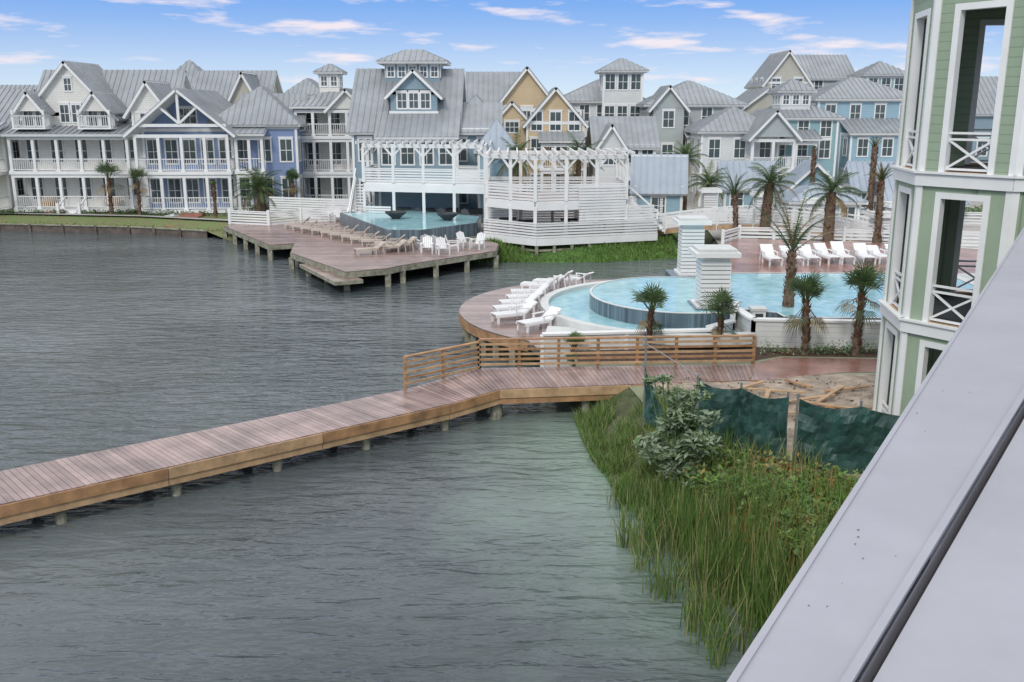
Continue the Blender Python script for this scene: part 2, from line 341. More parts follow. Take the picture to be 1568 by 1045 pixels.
for x,y in((-39,77.6),(-26.5,74.2)):
    g=Grp('brick_steps'); 
    for i in range(5): g.box('s',BRICKR,x-.9,x+.9,y+i*.9,y+i*.9+.9,.4,.72+i*.14)
    g.done()
g=Grp('club_pavement'); g.sheet('a',PAVER,[(-20,72.5),(-14,71.9),(-3,69.9),(-2.3,64.4),(2,62.4),(11,64.9),(12.1,71.1),(14.6,71.1),(13.4,60),(11,54),(9,50),(9,46),(60,46),(60,100),(-20,100)],1.01); g.done()
# ------------------------------------------------------------------ houses
Z0=1.0
g=Grp('cream_porch_house',(-54.4,82,Z0))
g.body(0,11,0,11,0,6.9,CREAM,3,3,[.2,3.5]); g.groof(0,11,0,11,6.9,10.4,'x',CREAM)
g.porch(0,11,-2.2,0,[.35,3.5,6.6],5); g.shed(-.4,11.4,-2.7,0.2,6.6,7.6)
g.box('walls',CREAM,6.5,9.5,1.2,5,7.2,8.4); g.win((6.5,1.2,0),1.5,7.5,.9,.7); g.groof(6.5,9.5,1.2,6,8.4,9.7,'y',CREAM,oh=.3)
g.done()
def whitehouse():
    g=Grp('white_gabled_porch_house',(-42.6,81,Z0))
    W=PUREW
    g.body(0,12.6,2.2,13,0,7.0,W,6,3,[.4,3.6],.6,1.9)
    g.porch(0,10.2,0,2.2,[.4,3.55,6.7],6)
    g.shed(-.4,10.6,-.4,2.3,6.62,7.35)
    g.groof(.6,12.6,3.2,12,7.4,12.1,'x',W)
    g.box('walls',W,1.0,8.6,1.9,8,6.9,8.4); g.groof(1.0,8.6,1.9,7.8,8.3,12.6,'y',W)
    for u in(3.3,4.3): g.win((1.0,1.9,0),u,7.6,.7,1.4)
    g.win((1.0,1.9,0),3.8,10.2,.55,1.0)
    for xc in(2.1,7.6):
        g.box('walls',W,xc-1.1,xc+1.1,1.0,4,6.9,8.7); g.groof(xc-1.1,xc+1.1,.2,4,8.7,10.1,'y',W,oh=.3)
        for du in(-.5,.5): g.win((xc,1.0,0),du,7.3,.7,1.4)
        g.box('porch',TRIM,xc-1.4,xc+1.4,-.2,1.0,7.02,7.16); g.rail((xc-1.35,-.15),(xc+1.35,-.15),7.16,.95)
        for sx in(-1.3,1.3): g.box('columns',TRIM,xc+sx-.08,xc+sx+.08,-.2,-.04,7.16,8.6); g.rail((xc+sx,-.1),(xc+sx,1.),7.16,.95)
    g.body(10.3,13.2,1.4,8,0,8.6,W,1,2,[.4,3.6],.7,1.7); g.groof(10.0,13.4,1.4,8.5,8.6,11.0,'y',W)
    g.win((10.3,1.4,0),1.45,7.2,1.6,1.1,4,2)
    for i in range(3): g.box('steps',TRIM,4.5,6.2,-.3-.32*(3-i),-.3-.32*(2-i),-.0,.1+.1*i)
    for x in(4.4,6.2): g.beam('steps',TRIM,(x,-1.5,.7),(x,-.1,1.3),.1,.08); g.box('steps',TRIM,x-.1,x+.1,-1.6,-1.4,0,1.)
    for x in(2.2,7.8): g.box('porch_seats',WOODL,x-.6,x+.6,1.2,1.7,.75,.83); g.box('porch_seats',WOODL,x-.6,x+.6,1.65,1.72,.83,1.3); g.box('porch_seats',WOODL,x-.55,x+.55,1.25,1.6,.4,.75)
    g.done()
whitehouse()
def bluehouse():
    g=Grp('blue_porch_house',(-31.3,79.6,Z0),3)
    W=BLUE
    g.body(0,7.6,2.4,12,0,7.1,W,5,3,[.35,3.65],.5,1.95)
    g.porch(-.1,7.7,0,2.4,[.4,3.6,6.9],5)
    g.groof(-.2,7.8,.2,12,7.0,10.3,'y',W,oh=.6,tri=False)
    g.add('walls',W,[(0,2.4,7.),(7.6,2.4,7.),(3.8,2.4,10.1)],[(0,1,2)])
    g.win((0,2.4,0),3.8,7.5,1.5,1.2,3,2)
    g.beam('truss',TRIM,(0,-.1,7.35),(7.6,-.1,7.35),.2,.25); g.beam('truss',TRIM,(3.8,-.1,7.4),(3.8,-.1,10),.2,.2)
    g.beam('truss',TRIM,(3.8,-.1,7.5),(2.2,-.1,8.9),.15,.18); g.beam('truss',TRIM,(3.8,-.1,7.5),(5.4,-.1,8.9),.15,.18)
    g.body(7.6,13.0,1.8,11,0,7.3,W,3,4,[.35,3.65],.7,1.8); g.hroof(6.0,13.0,1.8,11,7.35,10.6)
    g.porch(8.0,10.4,.6,1.8,[.4,3.6,6.7],3); g.shed(7.8,10.6,.2,1.9,6.65,7.2)
    g.groof(8,13.0,4,9,7.4,10,'x',W)
    for i in range(4): g.box('steps',TRIM,2.4,4.4,-.2-.32*(4-i),-.2-.32*(3-i),0,.08+.08*i)
    g.done()
bluehouse()
def simple(name,x,y,w,d,hw,hr,wm,ax='x',cols=3,porch=None,rot=0,roof=None,floors=None,hip=False):
    g=Grp(name,(x,y,Z0),rot)
    g.body(0,w,0,d,0,hw,wm,cols,3,floors)
    if hip: g.hroof(0,w,0,d,hw,hr,roof)
    else: g.groof(0,w,0,d,hw,hr,ax,wm,roof)
    return g
simple('white_tower_house',-37.5,104,4.9,5,11.0,13.9,OFFW,hip=True,cols=2).done()
g=simple('beige_gabled_house',-32.5,98,7.4,9,8.4,12.6,BEIGE,ax='x',cols=3); g.groof(3.8,7.6,-1,8,8.8,12.3,'y',BEIGE); g.done()
simple('gray_back_house',-62,104,9,9,8,11.3,BEIGE,ax='x').done()
simple('small_back_house',-26,112,4,7,10.3,12.2,OFFW,hip=True,cols=2).done()
def towerhouse():
    g=Grp('white_balcony_tower_house',(-19,87,Z0)); W=PUREW
    g.body(0,6,0,10,0,9.3,W,3,3,[.2,3.3,6.4],.5,1.9)
    g.porch(-.1,6.1,-2.3,0,[.2,3.3,6.4,8.9],5); g.shed(-.4,3.2,-2.7,.1,8.9,9.6); g.groof(3,6,-2.3,3,8.9,10.4,'y',W)
    g.hroof(0,6,0,10,9.35,10.5)
    g.cupola(1.4,3.2,2,3.8,9.4,11.9,12.7,W,2)
    g.done()
    simple('cream_side_house',-22.6,92,3.4,8,7.4,9.8,CREAM,ax='y',cols=1).done()
towerhouse()
def bighouse():
    g=Grp('slate_blue_clubhouse',(-12.9,78,Z0)); W=SLATE
    g.body(0,11.6,0,12,0,7.2,W,6,4,[.3,3.7],.9,1.7)
    g.groof(0,8.3,0,12,7.2,12.0,'x',W,oh=.5); g.shed(8.6,12.1,-.5,4.5,6.8,9.2); g.hroof(8.0,11.6,3,10,7.3,9.8)
    g.box('walls',W,3.0,6.8,1.0,5,8.0,10.2)
    for u in(.95,1.9,2.85): g.win((3.0,1.0,0),u,8.75,.7,1.15)
    g.groof(3.0,6.8,1.0,6.2,10.0,11.8,'y',W,oh=.5)
    g.box('trim',TRIM,2.9,6.9,.9,.999,8.3,8.5)
    g.shed(2.0,8.7,-2.2,1.4,6.5,8.5); g.body(2.3,8.4,-1.8,0,0,6.4,W,4,1,[3.7],.7,1.7)
    g.cupola(2.2,6.8,4.6,8,10.9,12.5,13.6,W,5,oh=.7)
    g.done()
bighouse()
def tanhouse():
    g=Grp('tan_gabled_house',(-3.6,91,Z0)); W=TAN
    g.body(2.,8.,0,10,0,8.8,W,3,3,[.3,3.5,6.4]); g.groof(2.,8.,0,10,8.8,12.5,'y',W); 
    g.body(-.5,2.9,1,8,0,9.2,W,2,2,[.3,3.5,6.4]); g.groof(-.5,4.9,1,8,9.2,12.2,'x',W,tri=False)
    g.body(5.0,10.2,-2.2,6,0,7.6,W,3,3,[.3,3.6,6.0]); g.groof(5.0,10.2,-2.2,6,7.6,10.6,'y',W)
    g.groof(2.2,5.0,-1,4,7.9,9.4,'y',W,oh=.3); g.box('walls',W,2.3,4.9,-.95,0,0,7.8); g.win((2.2,-.95,0),1.4,6.6,1.2,.9,3,2)
    g.porch(6.2,10.,-4,-2.2,[.3,3.5,5.9],4); g.shed(6,10.2,-4.4,-2.1,5.9,6.7)
    g.done()
tanhouse()
def cuphouse():
    g=Grp('white_hip_house_with_tower',(4.9,102,Z0)); W=OFFW
    g.body(0,9.1,0,10,0,9.5,W,5,3,[.3,3.4,6.7]); g.hroof(0,9.1,0,10,9.5,11.8)
    g.body(4.6,8.6,-1,3,0,12.5,W,3,2,[3.4,6.7,9.9],.8,1.5); g.hroof(4.6,8.6,-1,3,12.55,13.9,None,.6)
    g.porch(.5,4.4,-1.8,0,[.3,3.4,6.4],3)
    g.done()
    g=Grp('blue_white_cottage',(7.6,86,Z0)); g.body(0,5.2,0,7,0,5.6,OFFW,4,3,[.2,3.2],.8,1.4); g.groof(0,5.2,0,7,5.6,8.0,'x',OFFW); g.groof(0,2.4,-1,3,5.6,7.4,'y',OFFW); g.box('walls',OFFW,0,2.4,-.98,0,0,5.6); g.win((0,-.98,0),1.2,3.9,1.4,1.2,3,2); g.done()
cuphouse()
def grayhouse():
    g=Grp('gray_hip_house',(13.4,95,Z0)); W=GRAYW
    g.body(0,9.2,0,9,0,9.1,W,4,3,[.3,3.4,6.4]); g.hroof(0,9.2,0,9,9.1,11.5)
    g.groof(.2,3.4,-1.2,4,9.0,10.9,'y',W); g.box('walls',W,.3,3.3,-1.15,0,0,9.0); g.win((.3,-1.15,0),1.5,7,1,1.5); g.win((.3,-1.15,0),1.5,3.8,1,1.5)
    g.porch(3.6,9.2,-2,0,[.3,3.4,6.2],5); g.shed(3.4,9.5,-2.4,.1,6.2,7.)
    g.done()
    g=Grp('gray_porch_house',(17.2,87,Z0)); W=OFFW
    g.body(0,6.9,0,8,0,6.7,W,3,3,[.3,3.6]); g.hroof(0,6.9,0,8,6.7,8.9)
    g.groof(3.9,7.8,-2.6,4,6.5,8.6,'y',GRAYW); g.porch(3.9,7.8,-2.4,0,[.3,3.5,6.4],3)
    g.done()
grayhouse()
simple('gray_gabled_back_house',33.5,120,8.5,9,12.6,15.4,GRAYW,ax='x',cols=3).done()
g=simple('beige_back_gable',30.6,118,5.4,8,12.,15.6,BEIGE,ax='y',cols=2); g.done()
g=Grp('teal_tower_house',(40,110,Z0)); g.body(0,4.4,0,5,0,12.4,TEAL,3,2,[3.4,6.6,9.8]); g.hroof(0,4.4,0,5,12.5,14.0); g.body(-5,0,0,8,0,8.6,TEAL,2,2); g.hroof(-5,0,0,8,8.6,10.4); g.done()
g=Grp('pale_blue_cupola_house',(24.3,91,Z0)); W=TEAL
g.body(0,6.4,0,8,0,7.9,W,3,3,[.3,3.4,5.4]); g.hroof(0,6.4,0,8,7.9,9.6); g.cupola(1.2,4.0,1,4,8.4,10.3,11.5,OFFW,3)
g.porch(.2,4,-2,0,[.3,3.4,6.0],3); g.shed(0,4.3,-2.4,.1,6.0,6.8); g.done()
g=Grp('blue_hip_house',(31,98,Z0)); W=SKYB
g.body(0,10,0,9,0,9.7,W,4,3,[.3,3.4,6.7]); g.hroof(0,10,0,9,9.7,11.9); g.body(2.5,9.8,-3,0,0,6.4,W,3,1,[.3,3.4]); g.shed(2.2,10.2,-3.5,.1,6.4,7.8); g.done()
for i,(x,y,c_,hw,hr) in enumerate([(44,98,SLATE,8.5,12),(56,102,SKYB,8.5,12),(52,88,GRAYW,8,11),(24.5,108,BEIGE,8,11),(-75,96,OFFW,7.5,10.5)]):
    g=simple('background_house',x,y,8,9,hw,hr,c_,ax='xy'[i%2]); g.done()
g=Grp('blue_pool_hut',(9.3,71.3,Z0),-8); g.body(0,3.4,0,3.2,0,3.1,SKYB,1,1,[0.1],.9,1.2); g.groof(0,3.4,0,3.2,3.1,5.3,'x',SKYB,ROOFL); g.done()
g=Grp('pyramid_roof_kiosk',(-2.6,75,Z0)); g.body(0,2.8,0,2.8,0,5.4,SKYB,1,1,[.2]); g.hroof(0,2.8,0,2.8,5.4,7.8,ROOFL,.4); g.done()
g=Grp('cabana_row',(17.3,77,Z0),-4)
for k in range(3):
    x=k*5.2; g.body(x,x+3.8,0,3.6,0,2.7,SKYB,2,1,[.1],.9,1.2); g.groof(x,x+3.8,0,3.6,2.7,4.5,'x' if k!=1 else 'y',SKYB,ROOFL)
g.done()
g=Grp('pool_bath_house',(20,67,Z0),-3); g.body(0,4.5,0,4,0,2.3,SKYB,3,2,[.0],.8,1.1); g.hroof(0,4.5,0,4,2.3,3.5,ROOFL); g.body(7,12,1,5,0,2.4,SKYB,3,2,[.0],.8,1.1); g.groof(7,12,1,5,2.4,3.9,'x',SKYB,ROOFL); g.done()
# ------------------------------------------------------------------ pergola decks
def pergola(g,pts,z0,z1,posts=2.6,brace=True):
    n=len(pts)
    for i in range(n):
        a=Vector(pts[i]);c_=Vector(pts[(i+1)%n]); L_=(c_-a).length; k=max(1,round(L_/posts)); d=(c_-a)/k
        g.beam('pergola',TRIM,(*a,z1),(*c_,z1),.14,.28)
        for j in range(k):
            p=a+d*j; g.box('posts',TRIM,p.x-.11,p.x+.11,p.y-.11,p.y+.11,z0,z1-.14)
            if brace:
                dn=d.normalized()
                g.beam('pergola',TRIM,(p.x,p.y,z1-.8),(*(p+dn*.65),z1-.12),.1,.12)
                q=p+d; g.beam('pergola',TRIM,(q.x,q.y,z1-.8),(*(q-dn*.65),z1-.12),.1,.12)
def lapwall(g,p,q,z0,z1,part='louvered_walls'):
    z=z0
    while z<z1-.05: g.beam(part,TRIM,(*p,z+.08),(*q,z+.08),.06,.145); z+=.19
g=Grp('pool_bar_pergola')
A=[(-11.4,73.2),(-2.0,70.8),(-2.0,75.6),(-11.4,78)]
g.prism('deck',TRIM,A,3.85,4.2); pergola(g,A,1.0,3.95,2.3,False); pergola(g,A,4.2,6.95,2.3,True)
for i in range(18):
    t=i/17; x=-11.8+10.2*t; y=73.2-2.4*t; g.beam('rafters',TRIM,(x,y-.7,7.2),(x,y+5.6,7.2),.08,.2)
for i in range(4):
    a=A[i];c_=A[(i+1)%4]; g.rail(a,c_,4.2,1.05,'h')
    g.beam('deck',TRIM,(*a,3.75),(*c_,3.75),.16,.5)
for i in range(5):
    x=-10.4+1.9*i; g.box('bar_counter',DARK,x-.5,x+.5,74.3-.5*i*.5,75.2-.5*i*.5,1.7,2.1); g.box('bar_counter',WOOD,x-.03,x+.03,74.7-.25*i,74.8-.25*i,1.,1.7)
lapwall(g,(-11.4,73.1),(-9.3,72.5),1.1,2.3)
for i in range(14): g.box('outdoor_stair',TRIM,-12.6,-11.5,72.8+.28*i,73.1+.28*i,1+.21*i-.05,1.05+.21*i)
g.beam('outdoor_stair',TRIM,(-12.6,72.8,2.),(-12.6,76.9,5.),.1,.1); g.beam('outdoor_stair',TRIM,(-12.6,72.8,1.2),(-12.6,76.9,4.2),.06,.4)
g.done()
g=Grp('overlook_pergola_deck')
Lw=[(-1.9,63.8),(1.6,60.8),(9.8,63.6),(10.8,70),(-1.9,70)]
Up=[(-1.7,63.9),(1.5,61.2),(7.6,63.1),(7.6,69),(-1.7,69)]
g.prism('lower_deck',DECK,Lw,1.2,1.42,TRIM); 
for i in range(5):
    a=Lw[i];c_=Lw[(i+1)%5]
    if i!=4: g.rail(a,c_,1.42,1.0,'h'); g.beam('lower_deck',TRIM,(*a,1.22),(*c_,1.22),.14,.46)
    d=Vector(c_)-Vector(a); k=max(1,int(d.length/1.1))
    for j in range(k):
        p=Vector(a)+d*(j/k)
        if i<3:
            g.beam('pilings',PILE,(p.x,p.y+.1,-.6),(p.x,p.y+.1,1.0),.2,.2)
            q=p+d/k; g.beam('pilings',PILE,(p.x,p.y+.15,.2),(q.x,q.y+.15,.2),.05,.14); g.beam('pilings',PILE,(p.x,p.y+.15,.65),(q.x,q.y+.15,.65),.05,.14)
g.prism('upper_deck',DECK,Up,3.55,3.8,TRIM); pergola(g,Up,1.42,3.6,2.3,False); pergola(g,Up,3.8,6.6,2.3,True)
for i in range(5):
    a=Up[i];c_=Up[(i+1)%5]; g.rail(a,c_,3.8,1.05,'h'); g.beam('upper_deck',TRIM,(*a,3.5),(*c_,3.5),.16,.55)
for i in range(17):
    x=-2.2+10.2*i/16; y0=(63.9-(x+1.7)*.85 if x<1.5 else 61.2+(x-1.5)*.31)-.7
    g.beam('rafters',TRIM,(x,y0,6.83),(x,69.6,6.83),.08,.2)
lapwall(g,(4.4,61.95),(7.6,63.0),2.3,4.8); lapwall(g,(7.7,63.1),(9.6,63.9),1.5,3.4)
for i in range(14):
    g.box('stair',TRIM,7.6+.2*i,7.8+.2*i,63.8,65.0,3.8-.17*i-.05,3.8-.17*i+.02)
g.beam('stair',TRIM,(7.6,63.75,4.8),(10.2,64.2,2.6),.08,.12); g.beam('stair',TRIM,(7.6,63.75,3.9),(10.2,64.2,1.7),.06,.35)
for x,y in((1,65),(4,66),(6.5,66),(-.3,66.5)):
    g.box('tables',DARK,x-.6,x+.6,y-.4,y+.4,2.1,2.18); g.box('tables',DARK,x-.05,x+.05,y-.05,y+.05,1.42,2.1)
g.done()
g=Grp('white_board_fence')
fp=[(-21.8,72.8),(-18.5,71.6),(-16.5,73.6),(-13.6,74.6)]
for a,c_ in zip(fp[:-1],fp[1:]):
    g.rail(a,c_,1.0,1.05,'h'); g.box('posts',TRIM,a[0]-.1,a[0]+.1,a[1]-.1,a[1]+.1,1,2.2)
fp=[(-20,78),(-15,76.2),(-12.7,75.8)]
for a,c_ in zip(fp[:-1],fp[1:]): lapwall(g,a,c_,1.0,2.6,'boards')
g.done()
# ------------------------------------------------------------------ left club deck + pool
dk=[(-21.8,71.2),(-15.8,60.9),(-14.3,61.6),(-13.6,57.4),(-9,50.3),(-6.9,51.5),(-6.2,52.6),(-1.0,58.2),(-.9,61.5),(-2.2,64),(-2.4,71),(-14,76.5),(-21,73.4)]
g=Grp('waterfront_sun_deck'); g.prism('deck',DECK,dk,.72,1.06,WETB)
n=len(dk)
for i in range(0,8):
    a=Vector(dk[i]);d=Vector(dk[i+1])-a; k=max(1,int(d.length/2.4))
    g.beam('fascia',PILE,(*a,.86),(*(a+d),.86),.06,.3)
    for j in range(k): p=a+d*(j/k); g.box('piles',PILE,p.x-.15,p.x+.15,p.y+.05,p.y+.35,-1,.72)
g.done()
g=Grp('lower_dock_step'); g.prism('a',DECK,[(-12.6,55.2),(-9.4,49.2),(-8.0,49.9),(-11.4,56)],.5,.7,PILE); g.done()
pl=[(-13.2,72.3),(-8.2,61.6),(-6,61.4),(-2.4,65.6),(-2.3,70),(-8,74.5)]
def poolobj(name,poly,z0,z1,cop=.25):
    g=Grp(name); n=len(poly); cx=sum(p[0] for p in poly)/n; cy=sum(p[1] for p in poly)/n
    g.prism('pool_wall',TILE,poly,z0,z1-.03,TILE)
    inner=[(cx+(x-cx)*.97,cy+(y-cy)*.97) for x,y in poly]
    g.add('coping',COPING if cop else TILE,[(x,y,z1) for x,y in poly]+[(x,y,z1) for x,y in inner]+[(x,y,z1-.03) for x,y in poly],[(i,(i+1)%n,n+(i+1)%n,n+i) for i in range(n)]+[(i,(i+1)%n,2*n+(i+1)%n,2*n+i) for i in range(n)])
    g.sheet('water',POOL,inner,z1-.012)
    g.done()
poolobj('infinity_pool',pl,1.05,1.95,0)
# ------------------------------------------------------------------ right pool complex
C=(7.,39.2)
def arc(c,rx,ry,a0,a1,n): return [(c[0]+rx*math.cos(math.radians(a0+(a1-a0)*i/n)),c[1]+ry*math.sin(math.radians(a0+(a1-a0)*i/n))) for i in range(n+1)]
g=Grp('round_sun_deck')
oc=arc((5,40.5),7.3,7.4,75,233,40)
g.prism('deck',DECK,oc+[(1.0,33.2),(2.4,34.2),(3,40.5),(6,46)],.78,1.06,WETB)
for i,(a,c_) in enumerate(zip(oc[:-1],oc[1:])):
    g.beam('fascia',WOOD,(*a,.82),(*c_,.82),.06,.36)
    if i%2==0: g.box('piles',PILE,a[0]*.97+.15-.12,a[0]*.97+.15+.12,a[1]-.12,a[1]+.12,-1,.78)
g.done()
g=Grp('pool_terrace'); tp=[(1.1,33.3),(7.3,34.0),(8.6,35.2),(9.,34.0),(22,33.6),(26,47.5),(13,52),(9.2,48)]+arc(C,5.8,6.0,85,215,16)[::1]+[(1.4,36.)]
g.prism('a',COPING,tp,.3,1.32,WHITE)
g.done()
ring=arc(C,5.45,5.6,80,290,40); ringi=arc(C,3.7,4.1,80,290,40)
g=Grp('catch_pool'); k=len(ring)
g.add('water',POOL,[(x,y,1.40) for x,y in ring]+[(x,y,1.40) for x,y in ringi],[(i,i+1,k+i+1,k+i) for i in range(k-1)])
ro=arc(C,5.8,6.0,80,290,40)
for i in range(k-1):
    g.hexa('rim',COPING,[(*ring[i],1.2),(*ring[i+1],1.2),(*ro[i+1],1.2),(*ro[i],1.2)],[(*ring[i],1.58),(*ring[i+1],1.58),(*ro[i+1],1.58),(*ro[i],1.58)])
g.done()
up=arc(C,3.7,4.1,55,305,44)+[(10.2,35.2),(10.3,34.3),(20.5,34.1),(21,44.3),(10,44.3)]
poolobj('main_swimming_pool',up,1.3,2.02,1)
g=Grp('front_pool_wall')
for a,c_,z0,z1 in[((1.1,33.2),(7.3,33.9),.3,1.6),((7.3,33.9),(8.4,35.0),.3,1.7),((8.4,35.0),(8.9,36.6),.3,2.1),((8.9,33.9),(14.,33.4),.9,2.0),((8.9,33.9),(8.7,36.6),.9,2.0)]:
    L_=(Vector(c_)-Vector(a)).length; k=max(1,int(L_/1.5))
    g.beam('wall',WHITE,(*a,(z0+z1)/2),(*c_,(z0+z1)/2),.18,z1-z0); g.beam('cap',TRIM,(*a,z1+.04),(*c_,z1+.04),.32,.08)
    for i in range(k+1):
        p=Vector(a)+(Vector(c_)-Vector(a))*i/k; g.box('pilasters',TRIM,p.x-.07,p.x+.07,p.y-.13,p.y+.13,z0,z1)
g.done()
g=Grp('back_pool_terrace'); g.prism('a',REDPATH,[(9.8,44.4),(26,44.4),(27,52),(22,55),(13.6,57),(12,54),(10.2,50)],1.0,1.98,WHITE); g.done()
g=Grp('upper_promenade'); g.prism('a',PAVER,[(13.8,57.2),(40,55.5),(45,66),(15.5,70)],.8,1.5,WHITE); g.done()
def pillar(x,y,z,h,w):
    g=Grp('louvered_white_pillar',(x,y,z)); a=w/2
    g.box('base',TRIM,-a*1.25,a*1.25,-a*1.25,a*1.25,0,.18); 
    zz=.18
    while zz<h-.55:
        g.box('louvers',TRIM,-a,a,-a,a,zz+.03,zz+.17); g.box('louvers',DARK,-a*.93,a*.93,-a*.93,a*.93,zz,zz+.029); zz+=.172
    g.box('cap',TRIM,-a*.9,a*.9,-a*.9,a*.9,zz,h-.3); g.box('cap',TRIM,-a*1.5,a*1.5,-a*1.5,a*1.5,h-.3,h-.12); g.box('cap',COPING,-a*1.3,a*1.3,-a*1.3,a*1.3,h-.119,h)
    g.done()
pillar(8.5,44.5,1.9,2.75,1.05); pillar(7.9,36.5,1.95,2.4,1.15)
g=Grp('pillar_plinth'); g.prism('a',TILE,[(7.5,43.4),(9.6,43.4),(9.6,45.6),(7.5,45.6)],.3,1.96,TILE); g.done()
g=Grp('pillar_plinth'); g.prism('a',TILE,[(7.1,35.6),(8.8,35.6),(8.8,37.4),(7.1,37.4)],1.3,2.06,TILE); g.done()
for x,y,h in((14.6,70,2.6),(17.6,66.5,2.6),(20.0,62.5,2.5),(24.4,60,2.5),(11.6,71.5,2.4),(22.3,57,2.2)): pillar(x,y,1.4,h,1.0)
g=Grp('white_arched_footbridge')
N_=14; P0=Vector((10.2,66.5)); P1=Vector((24.5,56.2)); dd=(P1-P0); nn=Vector((-dd.y,dd.x)).normalized()*1.1
for i in range(N_):
    t0=i/N_;t1=(i+1)/N_; z0=1.35+1.0*math.sin(math.pi*t0); z1=1.35+1.0*math.sin(math.pi*t1); a=P0+dd*t0;c_=P0+dd*t1
    g.add('deck',DECK,[(*(a-nn),z0),(*(c_-nn),z1),(*(c_+nn),z1),(*(a+nn),z0)],[(0,1,2,3)])
    for sgn in(-1,1):
        p=a+nn*sgn;q=c_+nn*sgn
        g.beam('fascia',WOODL,(*p,z0-.15),(*q,z1-.15),.12,.3)
        for hgt in(.15,.37,.59,.81): g.beam('railing',TRIM,(*p,z0+hgt),(*q,z1+hgt),.04,.12)
        g.beam('railing',TRIM,(*p,z0+1.05),(*q,z1+1.05),.16,.08); g.box('posts',TRIM,p.x-.07,p.x+.07,p.y-.07,p.y+.07,z0-.3,z0+1.05)
g.done()
g=Grp('white_terrace_fence')
for a,c_,z in[((13.9,57.4),(30,54.6),1.5),((30,54.6),(44,53),1.5),((11.5,72.5),(16,70.5),1.0),((16,70.5),(40,67),1.3),((12.4,55.2),(13.9,57.4),1.5)]:
    L_=(Vector(c_)-Vector(a)).length;k=max(1,int(L_/2))
    for i in range(k):
        p=Vector(a)+(Vector(c_)-Vector(a))*i/k;q=Vector(a)+(Vector(c_)-Vector(a))*(i+1)/k
        g.rail(tuple(p),tuple(q),z,1.1,'h'); g.box('posts',TRIM,p.x-.08,p.x+.08,p.y-.08,p.y+.08,z,z+1.25)
g.done()
# ------------------------------------------------------------------ loungers
def lounger(x,y,z,rot,m=PWHITE,name='sun_lounger'):
    g=Grp(name,(x,y,z),rot)
    g.beam('frame',m,(-.3,-.95,.32),(-.3,.35,.32),.06,.09); g.beam('frame',m,(.3,-.95,.32),(.3,.35,.32),.06,.09)
    for i in range(11): g.box('seat',m,-.3,.3,-.95+.118*i,-.85+.118*i,.365,.40)
    bh=U(.7,.95)
    g.hexa('backrest',m,[(-.32,.33,.36),(.32,.33,.36),(.32,.4,.34),(-.32,.4,.34)],[(-.32,.88,bh),(.32,.88,bh),(.32,.95,bh-.03),(-.32,.95,bh-.03)])
    for sx in(-.3,.3):
        for yy in(-.85,.3): g.box('legs',m,sx-.035,sx+.035,yy-.04,yy+.04,0,.3)
        g.beam('legs',m,(sx,.8,.0),(sx,.7,.68),.05,.05)
        g.beam('arms',m,(sx*1.1,-.1,.56),(sx*1.1,.5,.58),.07,.04); g.box('arms',m,sx*1.1-.02,sx*1.1+.02,-.08,-.03,.3,.55)
    g.done()
def chair(x,y,z,rot,m=PWHITE):
    g=Grp('white_deck_chair',(x,y,z),rot)
    g.hexa('seat',m,[(-.3,-.3,.36),(.3,-.3,.36),(.28,.3,.26),(-.28,.3,.26)],[(-.3,-.3,.4),(.3,-.3,.4),(.28,.3,.3),(-.28,.3,.3)])
    for i in range(5): x0=-.29+.12*i; g.hexa('back',m,[(x0,.26,.28),(x0+.1,.26,.28),(x0+.1,.3,.28),(x0,.3,.28)],[(x0,.52,1.0-abs(i-2)*.05),(x0+.1,.52,1.0-abs(i-2)*.05),(x0+.1,.56,1.0-abs(i-2)*.05),(x0,.56,1.-abs(i-2)*.05)])
    for sx in(-.34,.34):
        g.box('arms',m,sx-.06,sx+.06,-.35,.4,.56,.59); g.box('legs',m,sx-.03,sx+.03,-.32,-.24,0,.559); g.box('legs',m,sx-.03,sx+.03,.3,.36,0,.559)
    g.done()
for i in range(11):
    t=i/10; lounger(-15.8+8.9*t+U(-.1,.1),69.5-11.3*t,1.06,68+U(-4,4)-180+20,CUSH)
for i,(x,y) in enumerate([(-8.6,56.6),(-7.4,57.6),(-6.9,58.8)]): lounger(x,y,1.06,-60,CUSH)
for i,(x,y,r) in enumerate([(.3,38.0,112),(.35,39.3,108),(.6,40.5,105),(.9,41.7,100),(1.6,44.6,75),(2.2,45.4,65),(1.3,36.6,125),(3.3,46.2,50),(1.1,42.9,95)]):
    lounger(x-.2,y,1.06,r-180+U(-7,7))
for i in range(10): lounger(13.2+.95*i+U(-.1,.1),47.4+.1*i+U(-.2,.2),1.98,U(-8,8)+(0 if i%3 else 10))
for x,y,r in[(-5.2,57.2,0),(-4.2,56.8,20),(-3.6,58.2,90),(-4.8,58.6,170),(-3,59.6,40),(-2.2,59.,-30),(-5.6,59,200),(-12.2,76.2,0),(-11.4,71.6,30),(-13.6,74,20),(-12.9,75,0),(-14.6,74.6,-20)]: chair(x,y,1.06,r)
for i in range(7): chair(-8.5+.95*i,76.4-.25*i,1.02,180)
for x,y in((-9.6,64.8),(-5.8,63.8)):
    g=Grp('dark_planter_bowl',(x+1.2,y+3.4,1.9))
    k=14; rs=[(.25,0),(.3,.1),(.75,.45),(.8,.55),(.7,.55),(.6,.45)]
    g.add('bowl',DARK,[(r*math.cos(2*math.pi*j/k),r*math.sin(2*math.pi*j/k),z) for r,z in rs for j in range(k)],[(a*k+j,a*k+(j+1)%k,(a+1)*k+(j+1)%k,(a+1)*k+j) for a in range(5) for j in range(k)]+[tuple(5*k+j for j in range(k))]); g.done()
